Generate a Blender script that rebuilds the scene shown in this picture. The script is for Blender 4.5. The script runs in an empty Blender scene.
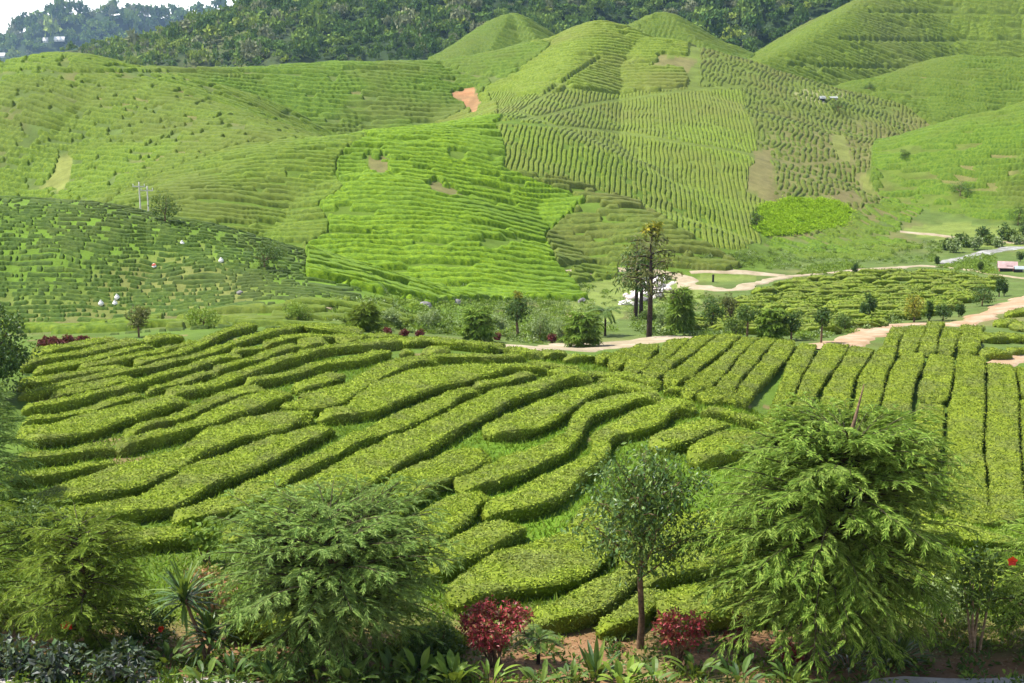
import bpy, math, numpy as np
from mathutils import Vector
R = math.radians
SC = bpy.context.scene
COL = SC.collection
rng = np.random.default_rng(7)

# ------------------------------------------------------------------ camera
FPX = 1400.0
PIT = math.atan((341.5 - 30.0) / FPX)          # horizon sits near the top of the picture
CP, SP = math.cos(PIT), math.sin(PIT)
cam = bpy.data.cameras.new('camera')
cam.sensor_width = 36.0
cam.lens = FPX * 36.0 / 1024.0
cam.clip_start = 0.1
cam.clip_end = 9000
cam_o = bpy.data.objects.new('camera', cam)
cam_o.rotation_euler = (R(90) - PIT, 0, 0)
COL.objects.link(cam_o)
SC.camera = cam_o


def ray(px, py):
    u = (np.asarray(px, float) - 512.0) / FPX
    v = (341.5 - np.asarray(py, float)) / FPX
    return np.stack([u + 0 * v, CP + v * SP + 0 * u, -SP + v * CP + 0 * u], -1)


def at(px, py, Y):
    d = ray(px, py)
    return d * (np.asarray(Y, float) / d[..., 1])[..., None]


def proj(x, y, z):
    w = y * CP - z * SP
    w = np.where(w < 0.1, 0.1, w)
    return 512 + FPX * x / w, 341.5 - FPX * (y * SP + z * CP) / w


# ------------------------------------------------------------------ noise
def _hash(ix, iy, iz, seed):
    h = (ix.astype(np.int64) * 374761393 + iy.astype(np.int64) * 668265263 + iz.astype(np.int64) * 2147483647 + seed * 1274126177) & 0xFFFFFFFF
    h = ((h ^ (h >> 13)) * 1274126177) & 0xFFFFFFFF
    h = ((h ^ (h >> 16)) * 2246822519) & 0xFFFFFFFF
    return ((h ^ (h >> 15)) & 0xFFFFFF).astype(np.float64) / float(0xFFFFFF) * 2 - 1


def noise2(x, y, seed=0):
    x = np.asarray(x, float); y = np.asarray(y, float)
    ix = np.floor(x); iy = np.floor(y)
    fx = x - ix; fy = y - iy
    fx = fx * fx * (3 - 2 * fx); fy = fy * fy * (3 - 2 * fy)
    z = np.zeros_like(ix)
    a = _hash(ix, iy, z, seed); b = _hash(ix + 1, iy, z, seed)
    c = _hash(ix, iy + 1, z, seed); d = _hash(ix + 1, iy + 1, z, seed)
    return (a + (b - a) * fx) * (1 - fy) + (c + (d - c) * fx) * fy


def fbm(x, y, seed=0, o=4):
    s = 0; a = 1.0; t = 0
    for i in range(o):
        s = s + a * noise2(x * 2 ** i + 13.7 * i, y * 2 ** i - 7.1 * i, seed + i)
        t += a; a *= 0.5
    return s / t


def noise3(x, y, z, seed=0):
    ix = np.floor(x); iy = np.floor(y); iz = np.floor(z)
    fx = x - ix; fy = y - iy; fz = z - iz
    fx = fx * fx * (3 - 2 * fx); fy = fy * fy * (3 - 2 * fy); fz = fz * fz * (3 - 2 * fz)
    r = 0
    for dx in (0, 1):
        for dy in (0, 1):
            for dz in (0, 1):
                w = (fx if dx else 1 - fx) * (fy if dy else 1 - fy) * (fz if dz else 1 - fz)
                r = r + w * _hash(ix + dx, iy + dy, iz + dz, seed)
    return r


def sstep(a, b, x):
    t = np.clip((x - a) / (b - a), 0, 1)
    return t * t * (3 - 2 * t)


def in_poly(px, py, poly):
    inside = np.zeros(np.shape(px), bool)
    n = len(poly)
    for i in range(n):
        x0, y0 = poly[i]; x1, y1 = poly[(i + 1) % n]
        if y0 == y1:
            continue
        c = ((y0 > py) != (y1 > py)) & (px < (x1 - x0) * (py - y0) / (y1 - y0) + x0)
        inside ^= c
    return inside


def line_dist(px, py, line):
    d = np.full(np.shape(px), 1e9)
    for (x0, y0), (x1, y1) in zip(line[:-1], line[1:]):
        ex, ey = x1 - x0, y1 - y0
        t = np.clip(((px - x0) * ex + (py - y0) * ey) / (ex * ex + ey * ey), 0, 1)
        d = np.minimum(d, np.hypot(px - x0 - t * ex, py - y0 - t * ey))
    return d


# ------------------------------------------------------------------ terrain
# surveyed points of the valley and the near field: (px, py, distance)
BASE = []
for px in (-150, 100, 380, 640, 900, 1180):
    BASE += [(px, 683, 22.0), (px, 650, 24.0), (px, 600, 26.6)]
for px in (-150, 50, 250, 430, 600):
    BASE += [(px, 520, 32), (px, 450, 38.5), (px, 400, 45)]
BASE += [(-150, 360, 52), (30, 352, 52), (160, 345, 54), (280, 335, 57), (400, 345, 56), (500, 350, 55), (560, 355, 54),
         (640, 372, 50), (700, 395, 46), (745, 415, 43.5), (790, 440, 40), (850, 520, 33.5), (1000, 560, 31), (1180, 560, 31),
         (700, 480, 35.5), (760, 520, 32.5), (720, 560, 29.5),
         # right field, rising away behind the crest
         (840, 480, 46), (940, 490, 46), (1040, 490, 46), (1180, 490, 46), (760, 402, 54), (850, 400, 55), (950, 400, 55), (1050, 400, 55), (1180, 400, 55),
         (690, 372, 58), (640, 352, 63), (720, 345, 64), (800, 345, 65), (900, 350, 64), (960, 345, 66), (1024, 345, 68), (1000, 322, 80), (1180, 345, 68),
         # road and garden strip
         (560, 347, 69), (620, 345, 70), (690, 336, 74), (780, 336, 75), (870, 330, 78), (950, 322, 82), (1024, 296, 96), (1180, 296, 96),
         (100, 331, 66), (-150, 345, 64), (200, 322, 70), (280, 316, 76), (340, 302, 96), (330, 325, 72), (420, 332, 74), (420, 308, 98), (490, 335, 73), (500, 306, 102),
         (560, 312, 100), (620, 330, 80), (600, 300, 112), (650, 315, 100), (650, 292, 118), (620, 275, 136), (700, 285, 124), (700, 312, 100), (760, 316, 96),
         (800, 300, 108), (800, 275, 131), (760, 270, 138), (870, 300, 106), (940, 300, 104), (940, 275, 130), (1010, 278, 126), (1060, 262, 140), (1180, 262, 140),
         (860, 266, 138), (900, 255, 150), (960, 243, 162), (1030, 240, 164), (1180, 240, 164),
         (720, 262, 144), (800, 245, 158), (800, 213, 184), (880, 230, 172), (880, 205, 200), (940, 192, 220), (860, 195, 212)]
BXYZ = at([b[0] for b in BASE], [b[1] for b in BASE], [b[2] for b in BASE])
extra = []
for a in (-0.75, -0.4, -0.15, 0.1, 0.35, 0.75):
    for r_, z_ in ((1.5, -1.62), (4, -2.6), (9, -5.6), (15, -8.6)):
        extra.append((math.sin(a) * r_, math.cos(a) * r_, z_))
    for r_, z_ in ((300, -34), (450, -36), (900, -60), (2400, -80)):
        extra.append((math.sin(a) * r_, math.cos(a) * r_, z_))
for a, r_, z_ in ((-0.3, 115, -21), (-0.24, 130, -22), (-0.2, 160, -24), (-0.3, 150, -24), (-0.6, 120, -22), (-0.1, 150, -24), (0.0, 160, -26), (-0.1, 200, -28), (-0.35, 210, -28), (0.05, 220, -29), (0.3, 240, -31), (0.6, 220, -31)):
    extra.append((math.sin(a) * r_, math.cos(a) * r_, z_))
BXYZ = np.concatenate([BXYZ, np.array(extra)])


def _bc(x, y):
    r = np.maximum(np.hypot(x, y), 1.2)
    th = np.clip(np.arctan2(x, y), -0.78, 0.78)
    return np.stack([th * 1.7, np.log(r)], -1)


_P = _bc(BXYZ[:, 0], BXYZ[:, 1])


def _phi(d2):
    return 0.5 * d2 * np.log(d2 + 1e-12)


_n = len(_P)
_A = np.zeros((_n + 3, _n + 3))
_A[:_n, :_n] = _phi(((_P[:, None] - _P[None]) ** 2).sum(-1)) + np.eye(_n) * 2e-4
_A[:_n, _n] = 1; _A[:_n, _n + 1:] = _P
_A[_n, :_n] = 1; _A[_n + 1:, :_n] = _P.T
_W = np.linalg.solve(_A, np.concatenate([BXYZ[:, 2], np.zeros(3)]))


def base_z(x, y):
    q = _bc(x, y).reshape(-1, 2)
    out = np.empty(len(q))
    for i in range(0, len(q), 40000):
        s = q[i:i + 40000]
        d2 = (s[:, None, 0] - _P[None, :, 0]) ** 2 + (s[:, None, 1] - _P[None, :, 1]) ** 2
        out[i:i + 40000] = _phi(d2) @ _W[:_n] + _W[_n] + s @ _W[_n + 1:]
    return out.reshape(np.shape(x))


# hills: crest polyline (px, py, distance), side slope, crest roundness
HILLS = [
    ('B', [(-260, 210, 84), (-80, 200, 84), (0, 199, 86), (60, 203, 86), (140, 219, 86), (200, 250, 82), (250, 275, 78), (292, 294, 74)], 0.46, 6),
    ('A', [(-320, 85, 190), (-60, 72, 192), (60, 55, 196), (130, 68, 205)], 0.46, 9),
    ('A', [(60, 55, 196), (150, 85, 186), (220, 116, 172), (250, 132, 160)], 0.50, 9),
    ('E', [(130, 70, 225), (240, 71, 236), (340, 64, 244), (440, 64, 255), (540, 47, 258)], 0.44, 8),
    ('C', [(185, 205, 132), (205, 184, 138), (290, 147, 150), (390, 133, 158), (450, 128, 164), (500, 123, 170)], 0.46, 10),
    ('C', [(500, 123, 170), (515, 166, 158), (590, 199, 148), (650, 218, 142), (700, 256, 134)], 0.42, 9),
    ('C', [(390, 133, 158), (375, 175, 142), (330, 220, 130)], 0.38, 8),
    ('D', [(540, 47, 258), (600, 24, 262), (645, 41, 257), (700, 60, 250), (760, 90, 238), (850, 139, 222), (940, 192, 204)], 0.62, 4),
    ('D', [(600, 24, 262), (575, 60, 238), (545, 95, 204), (500, 123, 170)], 0.52, 5),
    ('D', [(645, 41, 257), (650, 90, 225), (640, 130, 196)], 0.34, 12),
    ('F', [(440, 62, 370), (475, 44, 378), (512, 17, 384), (560, 44, 380)], 0.65, 5),
    ('G', [(620, 38, 330), (662, 16, 336), (700, 46, 326), (752, 72, 310)], 0.62, 5),
    ('H', [(756, 69, 300), (800, 46, 338), (850, 11, 388), (900, -18, 420), (1024, -60, 440), (1300, -100, 440)], 0.60, 5),
    ('K', [(830, 100, 264), (880, 82, 272), (960, 59, 280), (1024, 62, 276), (1250, 60, 270)], 0.46, 10),
    ('L', [(1300, 60, 200), (1100, 92, 205), (1024, 112, 206), (960, 152, 208), (925, 186, 210)], 0.42, 9),
    ('I', [(140, 84, 500), (210, 66, 556), (275, 34, 600), (340, -12, 620), (450, -50, 640), (600, -60, 660), (750, -50, 660), (900, -40, 660), (1300, -60, 660)], 0.32, 20),
    ('J', [(-700, 30, 1900), (-300, 34, 1900), (-50, 80, 1850), (0, 42, 1800), (28, 31, 1780), (52, 14, 1750), (100, 13, 1750), (140, 16, 1800), (200, 17, 1850), (250, 13, 1900), (280, 23, 1950), (400, 20, 1950), (600, 40, 1950), (1500, 40, 1950)], 0.9, 12),
]
HID = ['base', 'A', 'B', 'C', 'D', 'E', 'F', 'G', 'H', 'I', 'J', 'K', 'L']
_HP = []
for nm, pts, s, w in HILLS:
    p = np.array(pts, float)
    _HP.append((nm, at(p[:, 0], p[:, 1], p[:, 2]), s, w))


def hgt(x, y, want_id=False):
    shp = np.shape(x)
    x = np.asarray(x, float).ravel(); y = np.asarray(y, float).ravel()
    r = np.hypot(x, y)
    b = base_z(x, y)
    far = sstep(60, 130, r)
    b = b + far * 0.5 * fbm(x / 22, y / 22, 3, 3) + sstep(14, 20, r) * 0.10 * fbm(x / 2.6, y / 2.6, 5, 3)
    k = 0.35 + 0.0028 * np.minimum(r, 700)
    best = {'base': b}
    for nm, P, s, w in _HP:
        sc = 20 if nm not in ('I', 'J') else 60
        g = 1.06 + {'B': 0.2, 'D': 0.22, 'H': 0.22, 'J': 0.15}.get(nm, 0.38) * fbm(x / sc, y / sc, sum(map(ord, nm)), 3)
        for i in range(len(P) - 1):
            ex, ey = P[i + 1, 0] - P[i, 0], P[i + 1, 1] - P[i, 1]
            t = np.clip(((x - P[i, 0]) * ex + (y - P[i, 1]) * ey) / (ex * ex + ey * ey), 0, 1)
            d = np.hypot(x - P[i, 0] - t * ex, y - P[i, 1] - t * ey)
            z = P[i, 2] + t * (P[i + 1, 2] - P[i, 2]) - s * g * (np.sqrt(d * d + w * w) - w)
            best[nm] = np.maximum(best[nm], z) if nm in best else z
    m = np.full(len(x), -1e9)
    for v in best.values():
        m = np.maximum(m, v)
    acc = np.zeros(len(x))
    for v in best.values():
        acc += np.exp((v - m) / k)
    z = m + k * np.log(acc)
    if want_id:
        arr = np.stack([best[h] for h in HID])
        return z.reshape(shp), np.argmax(arr, 0).reshape(shp)
    return z.reshape(shp)


_YS = np.exp(np.linspace(math.log(5), math.log(2300), 2600))


def ground(px, py, off=0.0):
    """first point where the sight line of a pixel meets the ground (raised by off)"""
    d = ray(px, py)
    P = d[None] * (_YS / d[1])[:, None]
    z = hgt(P[:, 0], P[:, 1]) + off
    below = P[:, 2] < z
    if not below.any():
        return P[-1]
    i = int(np.argmax(below))
    if i == 0:
        return P[0]
    a, c = P[i - 1, 2] - z[i - 1], P[i, 2] - z[i]
    return P[i - 1] + (P[i] - P[i - 1]) * (a / (a - c))


def grounds(pxs, pys, off=0.0):
    d = ray(pxs, pys)
    n = len(d)
    off = np.broadcast_to(off, (n,))
    P = d[:, None] * (_YS[None] / d[:, 1:2])[:, :, None]
    z = hgt(P[..., 0], P[..., 1]) + off[:, None]
    out = np.empty((n, 3))
    for k in range(n):
        below = P[k, :, 2] < z[k]
        i = int(np.argmax(below)) if below.any() else len(_YS) - 1
        if i == 0:
            out[k] = P[k, 0]; continue
        a, c = P[k, i - 1, 2] - z[k, i - 1], P[k, i, 2] - z[k, i]
        out[k] = P[k, i - 1] + (P[k, i] - P[k, i - 1]) * np.clip(a / (a - c + 1e-9), 0, 1)
    return out


def seat(x, y):
    return float(hgt(np.array([x]), np.array([y]))[0])


# ------------------------------------------------------------------ mesh helpers
def mesh(name, V, F, mat, smooth=False, attrs=None, midx=None):
    """V (n,3); F list of integer arrays (m,k)"""
    me = bpy.data.meshes.new(name)
    V = np.asarray(V, np.float32)
    F = [np.asarray(f, np.int32) for f in (F if isinstance(F, list) else [F]) if len(f)]
    me.vertices.add(len(V)); me.vertices.foreach_set('co', V.ravel())
    nl = sum(f.size for f in F); nf = sum(len(f) for f in F)
    me.loops.add(nl); me.polygons.add(nf)
    me.loops.foreach_set('vertex_index', np.concatenate([f.ravel() for f in F]))
    tot = np.concatenate([np.full(len(f), f.shape[1], np.int32) for f in F])
    st = np.zeros(nf, np.int32); st[1:] = np.cumsum(tot)[:-1]
    me.polygons.foreach_set('loop_start', st)
    me.polygons.foreach_set('loop_total', tot)
    for m in (mat if isinstance(mat, (list, tuple)) else [mat]):
        me.materials.append(m)
    if midx is not None:
        me.polygons.foreach_set('material_index', np.asarray(midx, np.int32))
    me.update(calc_edges=True)
    me.polygons.foreach_set('use_smooth', np.full(nf, bool(smooth)))
    for k, a in (attrs or {}).items():
        a = np.asarray(a, np.float32)
        if a.ndim == 2:
            at_ = me.attributes.new(k, 'FLOAT_COLOR', 'POINT')
            at_.data.foreach_set('color', np.concatenate([a, np.ones((len(a), 1), np.float32)], 1).ravel())
        else:
            at_ = me.attributes.new(k, 'FLOAT', 'POINT'); at_.data.foreach_set('value', a)
    return me


def obj(name, me, parent=None):
    o = bpy.data.objects.new(name, me); COL.objects.link(o)
    if parent is not None:
        o.parent = parent
    return o


def tag(o, label=None, cat=None, group=None, kind=None):
    if label: o['label'] = label
    if cat: o['category'] = cat
    if group: o['group'] = group
    if kind: o['kind'] = kind
    return o


def thing(name, label, cat, loc, group=None):
    o = bpy.data.objects.new(name, None); COL.objects.link(o)
    o.location = [float(c) for c in loc]; o.empty_display_size = 0.2
    return tag(o, label, cat, group)


class Geo:
    """collects vertices and faces of one part"""
    def __init__(s):
        s.V = []; s.F4 = []; s.F3 = []; s.n = 0

    def add(s, V, F):
        V = np.asarray(V, float); F = np.asarray(F, int)
        if len(V) == 0: return
        s.V.append(V)
        (s.F4 if F.shape[1] == 4 else s.F3).append(F + s.n)
        s.n += len(V)

    def tube(s, P, rad, sides=6, cap=True):
        P = np.asarray(P, float); n = len(P)
        rad = np.broadcast_to(rad, (n,))
        T = np.gradient(P, axis=0); T /= np.linalg.norm(T, axis=1)[:, None] + 1e-9
        ref = np.array([0.31, 0.95, 0.05]) if abs(T[0, 2]) > 0.8 else np.array([0, 0, 1.0])
        A = np.cross(T, ref); A /= np.linalg.norm(A, axis=1)[:, None] + 1e-9
        B = np.cross(T, A)
        th = np.linspace(0, 2 * math.pi, sides, endpoint=False)
        V = P[:, None] + rad[:, None, None] * (np.cos(th)[None, :, None] * A[:, None] + np.sin(th)[None, :, None] * B[:, None])
        i = np.arange(n - 1)[:, None] * sides; j = np.arange(sides)[None]; k = (j + 1) % sides
        F = np.stack([i + j, i + k, i + sides + k, i + sides + j], -1).reshape(-1, 4)
        s.add(V.reshape(-1, 3), F)
        if cap:
            b = s.n - n * sides
            c = np.array([P[-1] + T[-1] * rad[-1] * 0.4]); s.V.append(c)
            jj = np.arange(sides)
            s.F3.append(np.stack([b + (n - 1) * sides + jj, b + (n - 1) * sides + (jj + 1) % sides, np.full(sides, s.n)], -1)); s.n += 1

    def box(s, c, h, rot=0.0):
        c = np.asarray(c, float); h = np.asarray(h, float)
        S = np.array([(-1, -1, -1), (1, -1, -1), (1, 1, -1), (-1, 1, -1), (-1, -1, 1), (1, -1, 1), (1, 1, 1), (-1, 1, 1)], float) * h
        cr, sr = math.cos(rot), math.sin(rot)
        S = np.stack([S[:, 0] * cr - S[:, 1] * sr, S[:, 0] * sr + S[:, 1] * cr, S[:, 2]], -1)
        s.add(S + c, [(0, 3, 2, 1), (4, 5, 6, 7), (0, 1, 5, 4), (1, 2, 6, 5), (2, 3, 7, 6), (3, 0, 4, 7)])

    def leaves(s, C, D, N, L, W, fold=0.15, mid=0.45):
        """rhombic leaves: base C, direction D, normal N, length L, width W"""
        n = len(C)
        if n == 0: return
        L = np.broadcast_to(L, (n,))[:, None]; W = np.broadcast_to(W, (n,))[:, None]
        D = D / (np.linalg.norm(D, axis=1)[:, None] + 1e-9)
        S = np.cross(D, N); S /= np.linalg.norm(S, axis=1)[:, None] + 1e-9
        U = np.cross(S, D)
        v0 = C; v2 = C + D * L - U * L * fold
        v1 = C + D * L * mid + S * W * 0.5 + U * W * fold; v3 = C + D * L * mid - S * W * 0.5 + U * W * fold
        V = np.stack([v0, v1, v2, v3], 1).reshape(-1, 3)
        b = np.arange(n)[:, None] * 4
        s.add(V, b + np.array([[0, 1, 2, 3]]))

    def build(s, name, mat, parent=None, smooth=False, attrs=None):
        V = np.concatenate(s.V)
        F = []
        if s.F4: F.append(np.concatenate(s.F4))
        if s.F3: F.append(np.concatenate(s.F3))
        return obj(name, mesh(name, V, F, mat, smooth, attrs), parent)


def rdir(n, g):
    v = g.normal(size=(n, 3)); return v / np.linalg.norm(v, axis=1)[:, None]
# ------------------------------------------------------------------ materials
def newmat(name):
    m = bpy.data.materials.new(name); m.use_nodes = True
    nt = m.node_tree; nt.nodes.clear()
    return m, nt, nt.nodes, nt.links


def nd(nt, t, **kw):
    n = nt.nodes.new(t)
    for k, v in kw.items():
        setattr(n, k, v)
    return n


def ramp(nt, stops):
    r = nt.nodes.new('ShaderNodeValToRGB')
    cr = r.color_ramp
    while len(cr.elements) > 1:
        cr.elements.remove(cr.elements[-1])
    for i, (p, c) in enumerate(stops):
        e = cr.elements[0] if i == 0 else cr.elements.new(p)
        e.position = p; e.color = (*c, 1)
    return r


def noise_node(nt, scale, detail=4, rough=0.55, vec=None, dist=0.0):
    n = nt.nodes.new('ShaderNodeTexNoise')
    n.inputs['Scale'].default_value = scale; n.inputs['Detail'].default_value = detail
    n.inputs['Roughness'].default_value = rough; n.inputs['Distortion'].default_value = dist
    if vec is not None:
        nt.links.new(vec, n.inputs['Vector'])
    return n


def mixc(nt, fac, a, b, mode='MIX'):
    m = nt.nodes.new('ShaderNodeMix'); m.data_type = 'RGBA'; m.blend_type = mode
    for sock, val in ((m.inputs[0], fac), (m.inputs[6], a), (m.inputs[7], b)):
        if hasattr(val, 'links'):
            nt.links.new(val, sock)
        elif isinstance(val, (int, float)):
            sock.default_value = val
        else:
            sock.default_value = (*val, 1)
    return m.outputs[2]


def maprange(nt, v, a, b, c=0.0, d=1.0):
    m = nt.nodes.new('ShaderNodeMapRange')
    m.inputs[1].default_value = a; m.inputs[2].default_value = b; m.inputs[3].default_value = c; m.inputs[4].default_value = d
    nt.links.new(v, m.inputs[0]); return m.outputs[0]


def finish(nt, color, rough=0.6, spec=0.2, transl=0.0, bump=None, bs=0.3, bd=0.05):
    p = nt.nodes.new('ShaderNodeBsdfPrincipled')
    if hasattr(color, 'links'): nt.links.new(color, p.inputs['Base Color'])
    else: p.inputs['Base Color'].default_value = (*color, 1)
    p.inputs['Roughness'].default_value = rough
    p.inputs['Specular IOR Level'].default_value = spec
    out = nt.nodes.new('ShaderNodeOutputMaterial')
    if bump is not None:
        b = nt.nodes.new('ShaderNodeBump'); b.inputs['Strength'].default_value = bs; b.inputs['Distance'].default_value = bd
        nt.links.new(bump, b.inputs['Height']); nt.links.new(b.outputs[0], p.inputs['Normal'])
    if transl > 0:
        t = nt.nodes.new('ShaderNodeBsdfTranslucent')
        if hasattr(color, 'links'):
            nt.links.new(mixc(nt, 0.5, color, (0.30, 0.38, 0.03), 'MIX'), t.inputs['Color'])
        else: t.inputs['Color'].default_value = (*color, 1)
        mx = nt.nodes.new('ShaderNodeMixShader'); mx.inputs[0].default_value = transl
        nt.links.new(p.outputs[0], mx.inputs[1]); nt.links.new(t.outputs[0], mx.inputs[2])
        nt.links.new(mx.outputs[0], out.inputs[0])
    else:
        nt.links.new(p.outputs[0], out.inputs[0])
    return p


def leaf_mat(name, cols, rough=0.5, spec=0.35, transl=0.2, patch=None, pscale=0.6, pmix=0.6):
    """colour differs from leaf to leaf; patch adds a second tint in drifts across the plant"""
    m, nt, N, L = newmat(name)
    g = N.new('ShaderNodeNewGeometry')
    n = len(cols)
    r = ramp(nt, [(i / max(n - 1, 1), c) for i, c in enumerate(cols)])
    L.new(g.outputs['Random Per Island'], r.inputs[0])
    c = r.outputs[0]
    if patch is not None:
        nz = noise_node(nt, pscale, 4, 0.6, g.outputs['Position'])
        c = mixc(nt, maprange(nt, nz.outputs[0], 0.47, 0.68, 0, pmix), c, patch)
    finish(nt, c, max(rough, 0.42), spec * 0.4, transl)
    return m


def tea_mat(name, c1, c2, c3, scale=0.12, dull=(0.10, 0.11, 0.05), dmix=0.5):
    m, nt, N, L = newmat(name)
    g = N.new('ShaderNodeNewGeometry')
    pos = g.outputs['Position']
    a = noise_node(nt, scale, 5, 0.6, pos)
    b = noise_node(nt, 2.6, 3, 0.7, pos)
    f = noise_node(nt, 9.0, 2, 0.7, pos)
    r = ramp(nt, [(0.3, c1), (0.5, c2), (0.7, c3)])
    L.new(b.outputs[0], r.inputs[0])
    col = mixc(nt, maprange(nt, a.outputs[0], 0.44, 0.64, 0, dmix), r.outputs[0], dull)
    col = mixc(nt, maprange(nt, f.outputs[0], 0.35, 0.7, 0, 0.55), col, c1)
    finish(nt, col, 0.75, 0.08, 0.0, f.outputs[0], 0.35, 0.06)
    return m


def plain(name, col, rough=0.7, spec=0.3, var=0.15, scale=3.0, bump=0.2):
    m, nt, N, L = newmat(name)
    tc = N.new('ShaderNodeTexCoord')
    n = noise_node(nt, scale, 5, 0.6, tc.outputs['Object'])
    dark = tuple(c * (1 - 2 * var) for c in col); lite = tuple(min(1, c * (1 + 1.2 * var)) for c in col)
    r = ramp(nt, [(0.3, dark), (0.7, lite)])
    L.new(n.outputs[0], r.inputs[0])
    finish(nt, r.outputs[0], rough, spec, 0.0, n.outputs[0], bump, 0.02)
    return m


M = {}
def tea_leaf(name, cols, patch):
    """new leaves are yellow green, drifts of older foliage are duller"""
    return leaf_mat(name, cols, 0.55, 0.12, 0.2, patch, 0.8, 0.5)


M['tea'] = tea_leaf('tea_leaf', [(0.07, 0.115, 0.014), (0.165, 0.235, 0.024), (0.26, 0.345, 0.036), (0.38, 0.46, 0.06)], (0.18, 0.20, 0.085))
M['tea_right'] = tea_leaf('tea_leaf_cooler', [(0.06, 0.095, 0.014), (0.15, 0.21, 0.024), (0.24, 0.30, 0.034), (0.34, 0.39, 0.05)], (0.16, 0.19, 0.085))
M['tea_body'] = tea_mat('tea_body', (0.08, 0.11, 0.012), (0.14, 0.185, 0.015), (0.20, 0.25, 0.018), 0.8, (0.09, 0.085, 0.035), 0.5)
M['tea_valley'] = tea_mat('tea_valley', (0.07, 0.125, 0.014), (0.15, 0.225, 0.022), (0.22, 0.29, 0.03), 0.15)
M['twig'] = plain('twig', (0.075, 0.07, 0.035), 0.9, 0.1, 0.3, 14, 0.6)
M['bark'] = plain('bark', (0.16, 0.105, 0.065), 0.9, 0.1, 0.3, 14, 0.6)
M['bark_pale'] = plain('bark_pale', (0.30, 0.22, 0.14), 0.9, 0.1, 0.3, 14, 0.6)
M['bark_dark'] = plain('bark_dark', (0.05, 0.036, 0.028), 0.9, 0.1, 0.3, 10, 0.6)
M['conifer'] = leaf_mat('conifer_spray', [(0.055, 0.115, 0.016), (0.115, 0.21, 0.026), (0.19, 0.30, 0.04), (0.31, 0.41, 0.08)], 0.55, 0.25, 0.25, (0.16, 0.21, 0.05), 1.1, 0.5)
M['conifer_grey'] = leaf_mat('conifer_spray_grey', [(0.055, 0.115, 0.024), (0.115, 0.21, 0.04), (0.185, 0.29, 0.058), (0.30, 0.40, 0.11)], 0.55, 0.25, 0.25, (0.16, 0.21, 0.08), 1.1, 0.5)
M['conifer_lime'] = leaf_mat('conifer_spray_lime', [(0.05, 0.095, 0.012), (0.105, 0.17, 0.018), (0.16, 0.24, 0.024), (0.24, 0.31, 0.045)], 0.55, 0.25, 0.25, (0.19, 0.24, 0.035), 1.1, 0.5)
M['glossy'] = leaf_mat('glossy_leaf', [(0.022, 0.06, 0.014), (0.048, 0.105, 0.022), (0.085, 0.16, 0.034), (0.17, 0.24, 0.045)], 0.42, 0.7, 0.22)
M['dark_leaf'] = leaf_mat('dark_leaf', [(0.022, 0.055, 0.014), (0.045, 0.095, 0.02), (0.08, 0.14, 0.028)], 0.45, 0.4, 0.18)
M['mid_leaf'] = leaf_mat('mid_leaf', [(0.04, 0.08, 0.018), (0.075, 0.13, 0.024), (0.12, 0.18, 0.03)], 0.45, 0.4, 0.2)
M['lime_leaf'] = leaf_mat('lime_leaf', [(0.09, 0.16, 0.02), (0.15, 0.24, 0.028), (0.22, 0.31, 0.045)], 0.45, 0.4, 0.25)
M['pale_leaf'] = leaf_mat('pale_leaf', [(0.12, 0.18, 0.05), (0.19, 0.26, 0.08), (0.33, 0.40, 0.2)], 0.4, 0.4, 0.22)
M['yellow_leaf'] = leaf_mat('yellow_leaf', [(0.10, 0.13, 0.02), (0.22, 0.22, 0.025), (0.36, 0.30, 0.03)], 0.45, 0.4, 0.22)
M['olive_leaf'] = leaf_mat('olive_leaf', [(0.06, 0.075, 0.025), (0.10, 0.11, 0.035), (0.15, 0.15, 0.055)], 0.5, 0.3, 0.2)
M['red_leaf'] = leaf_mat('red_leaf', [(0.10, 0.012, 0.02), (0.22, 0.02, 0.03), (0.34, 0.05, 0.06), (0.12, 0.10, 0.03)], 0.35, 0.5, 0.12)
M['maroon_leaf'] = leaf_mat('maroon_leaf', [(0.07, 0.014, 0.018), (0.13, 0.022, 0.028), (0.20, 0.05, 0.05)], 0.4, 0.4, 0.1)
M['pink_leaf'] = leaf_mat('pink_leaf', [(0.12, 0.17, 0.04), (0.24, 0.24, 0.06), (0.42, 0.17, 0.11), (0.20, 0.24, 0.05)], 0.4, 0.4, 0.2)
M['purple_leaf'] = leaf_mat('purple_leaf', [(0.025, 0.05, 0.024), (0.05, 0.08, 0.045), (0.095, 0.10, 0.105), (0.07, 0.14, 0.03)], 0.5, 0.5, 0.12)
M['flower'] = leaf_mat('flower_petal', [(0.55, 0.02, 0.015), (0.7, 0.035, 0.02), (0.6, 0.05, 0.05)], 0.5, 0.2, 0.2)
M['grass'] = leaf_mat('grass_blade', [(0.05, 0.10, 0.015), (0.09, 0.16, 0.02), (0.14, 0.21, 0.03), (0.20, 0.20, 0.06)], 0.5, 0.3, 0.25)


def terrain_mat():
    m, nt, N, L = newmat('ground')
    g = N.new('ShaderNodeNewGeometry'); pos = g.outputs['Position']
    a = N.new('ShaderNodeAttribute'); a.attribute_name = 'cover'
    n1 = noise_node(nt, 0.5, 6, 0.65, pos); n2 = noise_node(nt, 6.0, 4, 0.7, pos)
    c = mixc(nt, maprange(nt, n1.outputs[0], 0.35, 0.65), mixc(nt, 1.0, a.outputs[0], (0.75, 0.72, 0.7), 'MULTIPLY'), mixc(nt, 1.0, a.outputs[0], (1.15, 1.12, 1.1), 'MULTIPLY'))
    c = mixc(nt, maprange(nt, n2.outputs[0], 0.4, 0.7, 0, 0.5), c, mixc(nt, 1.0, c, (0.62, 0.6, 0.55), 'MULTIPLY'))
    finish(nt, c, 0.9, 0.1, 0.0, n2.outputs[0], 0.6, 0.08)
    return m


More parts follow.
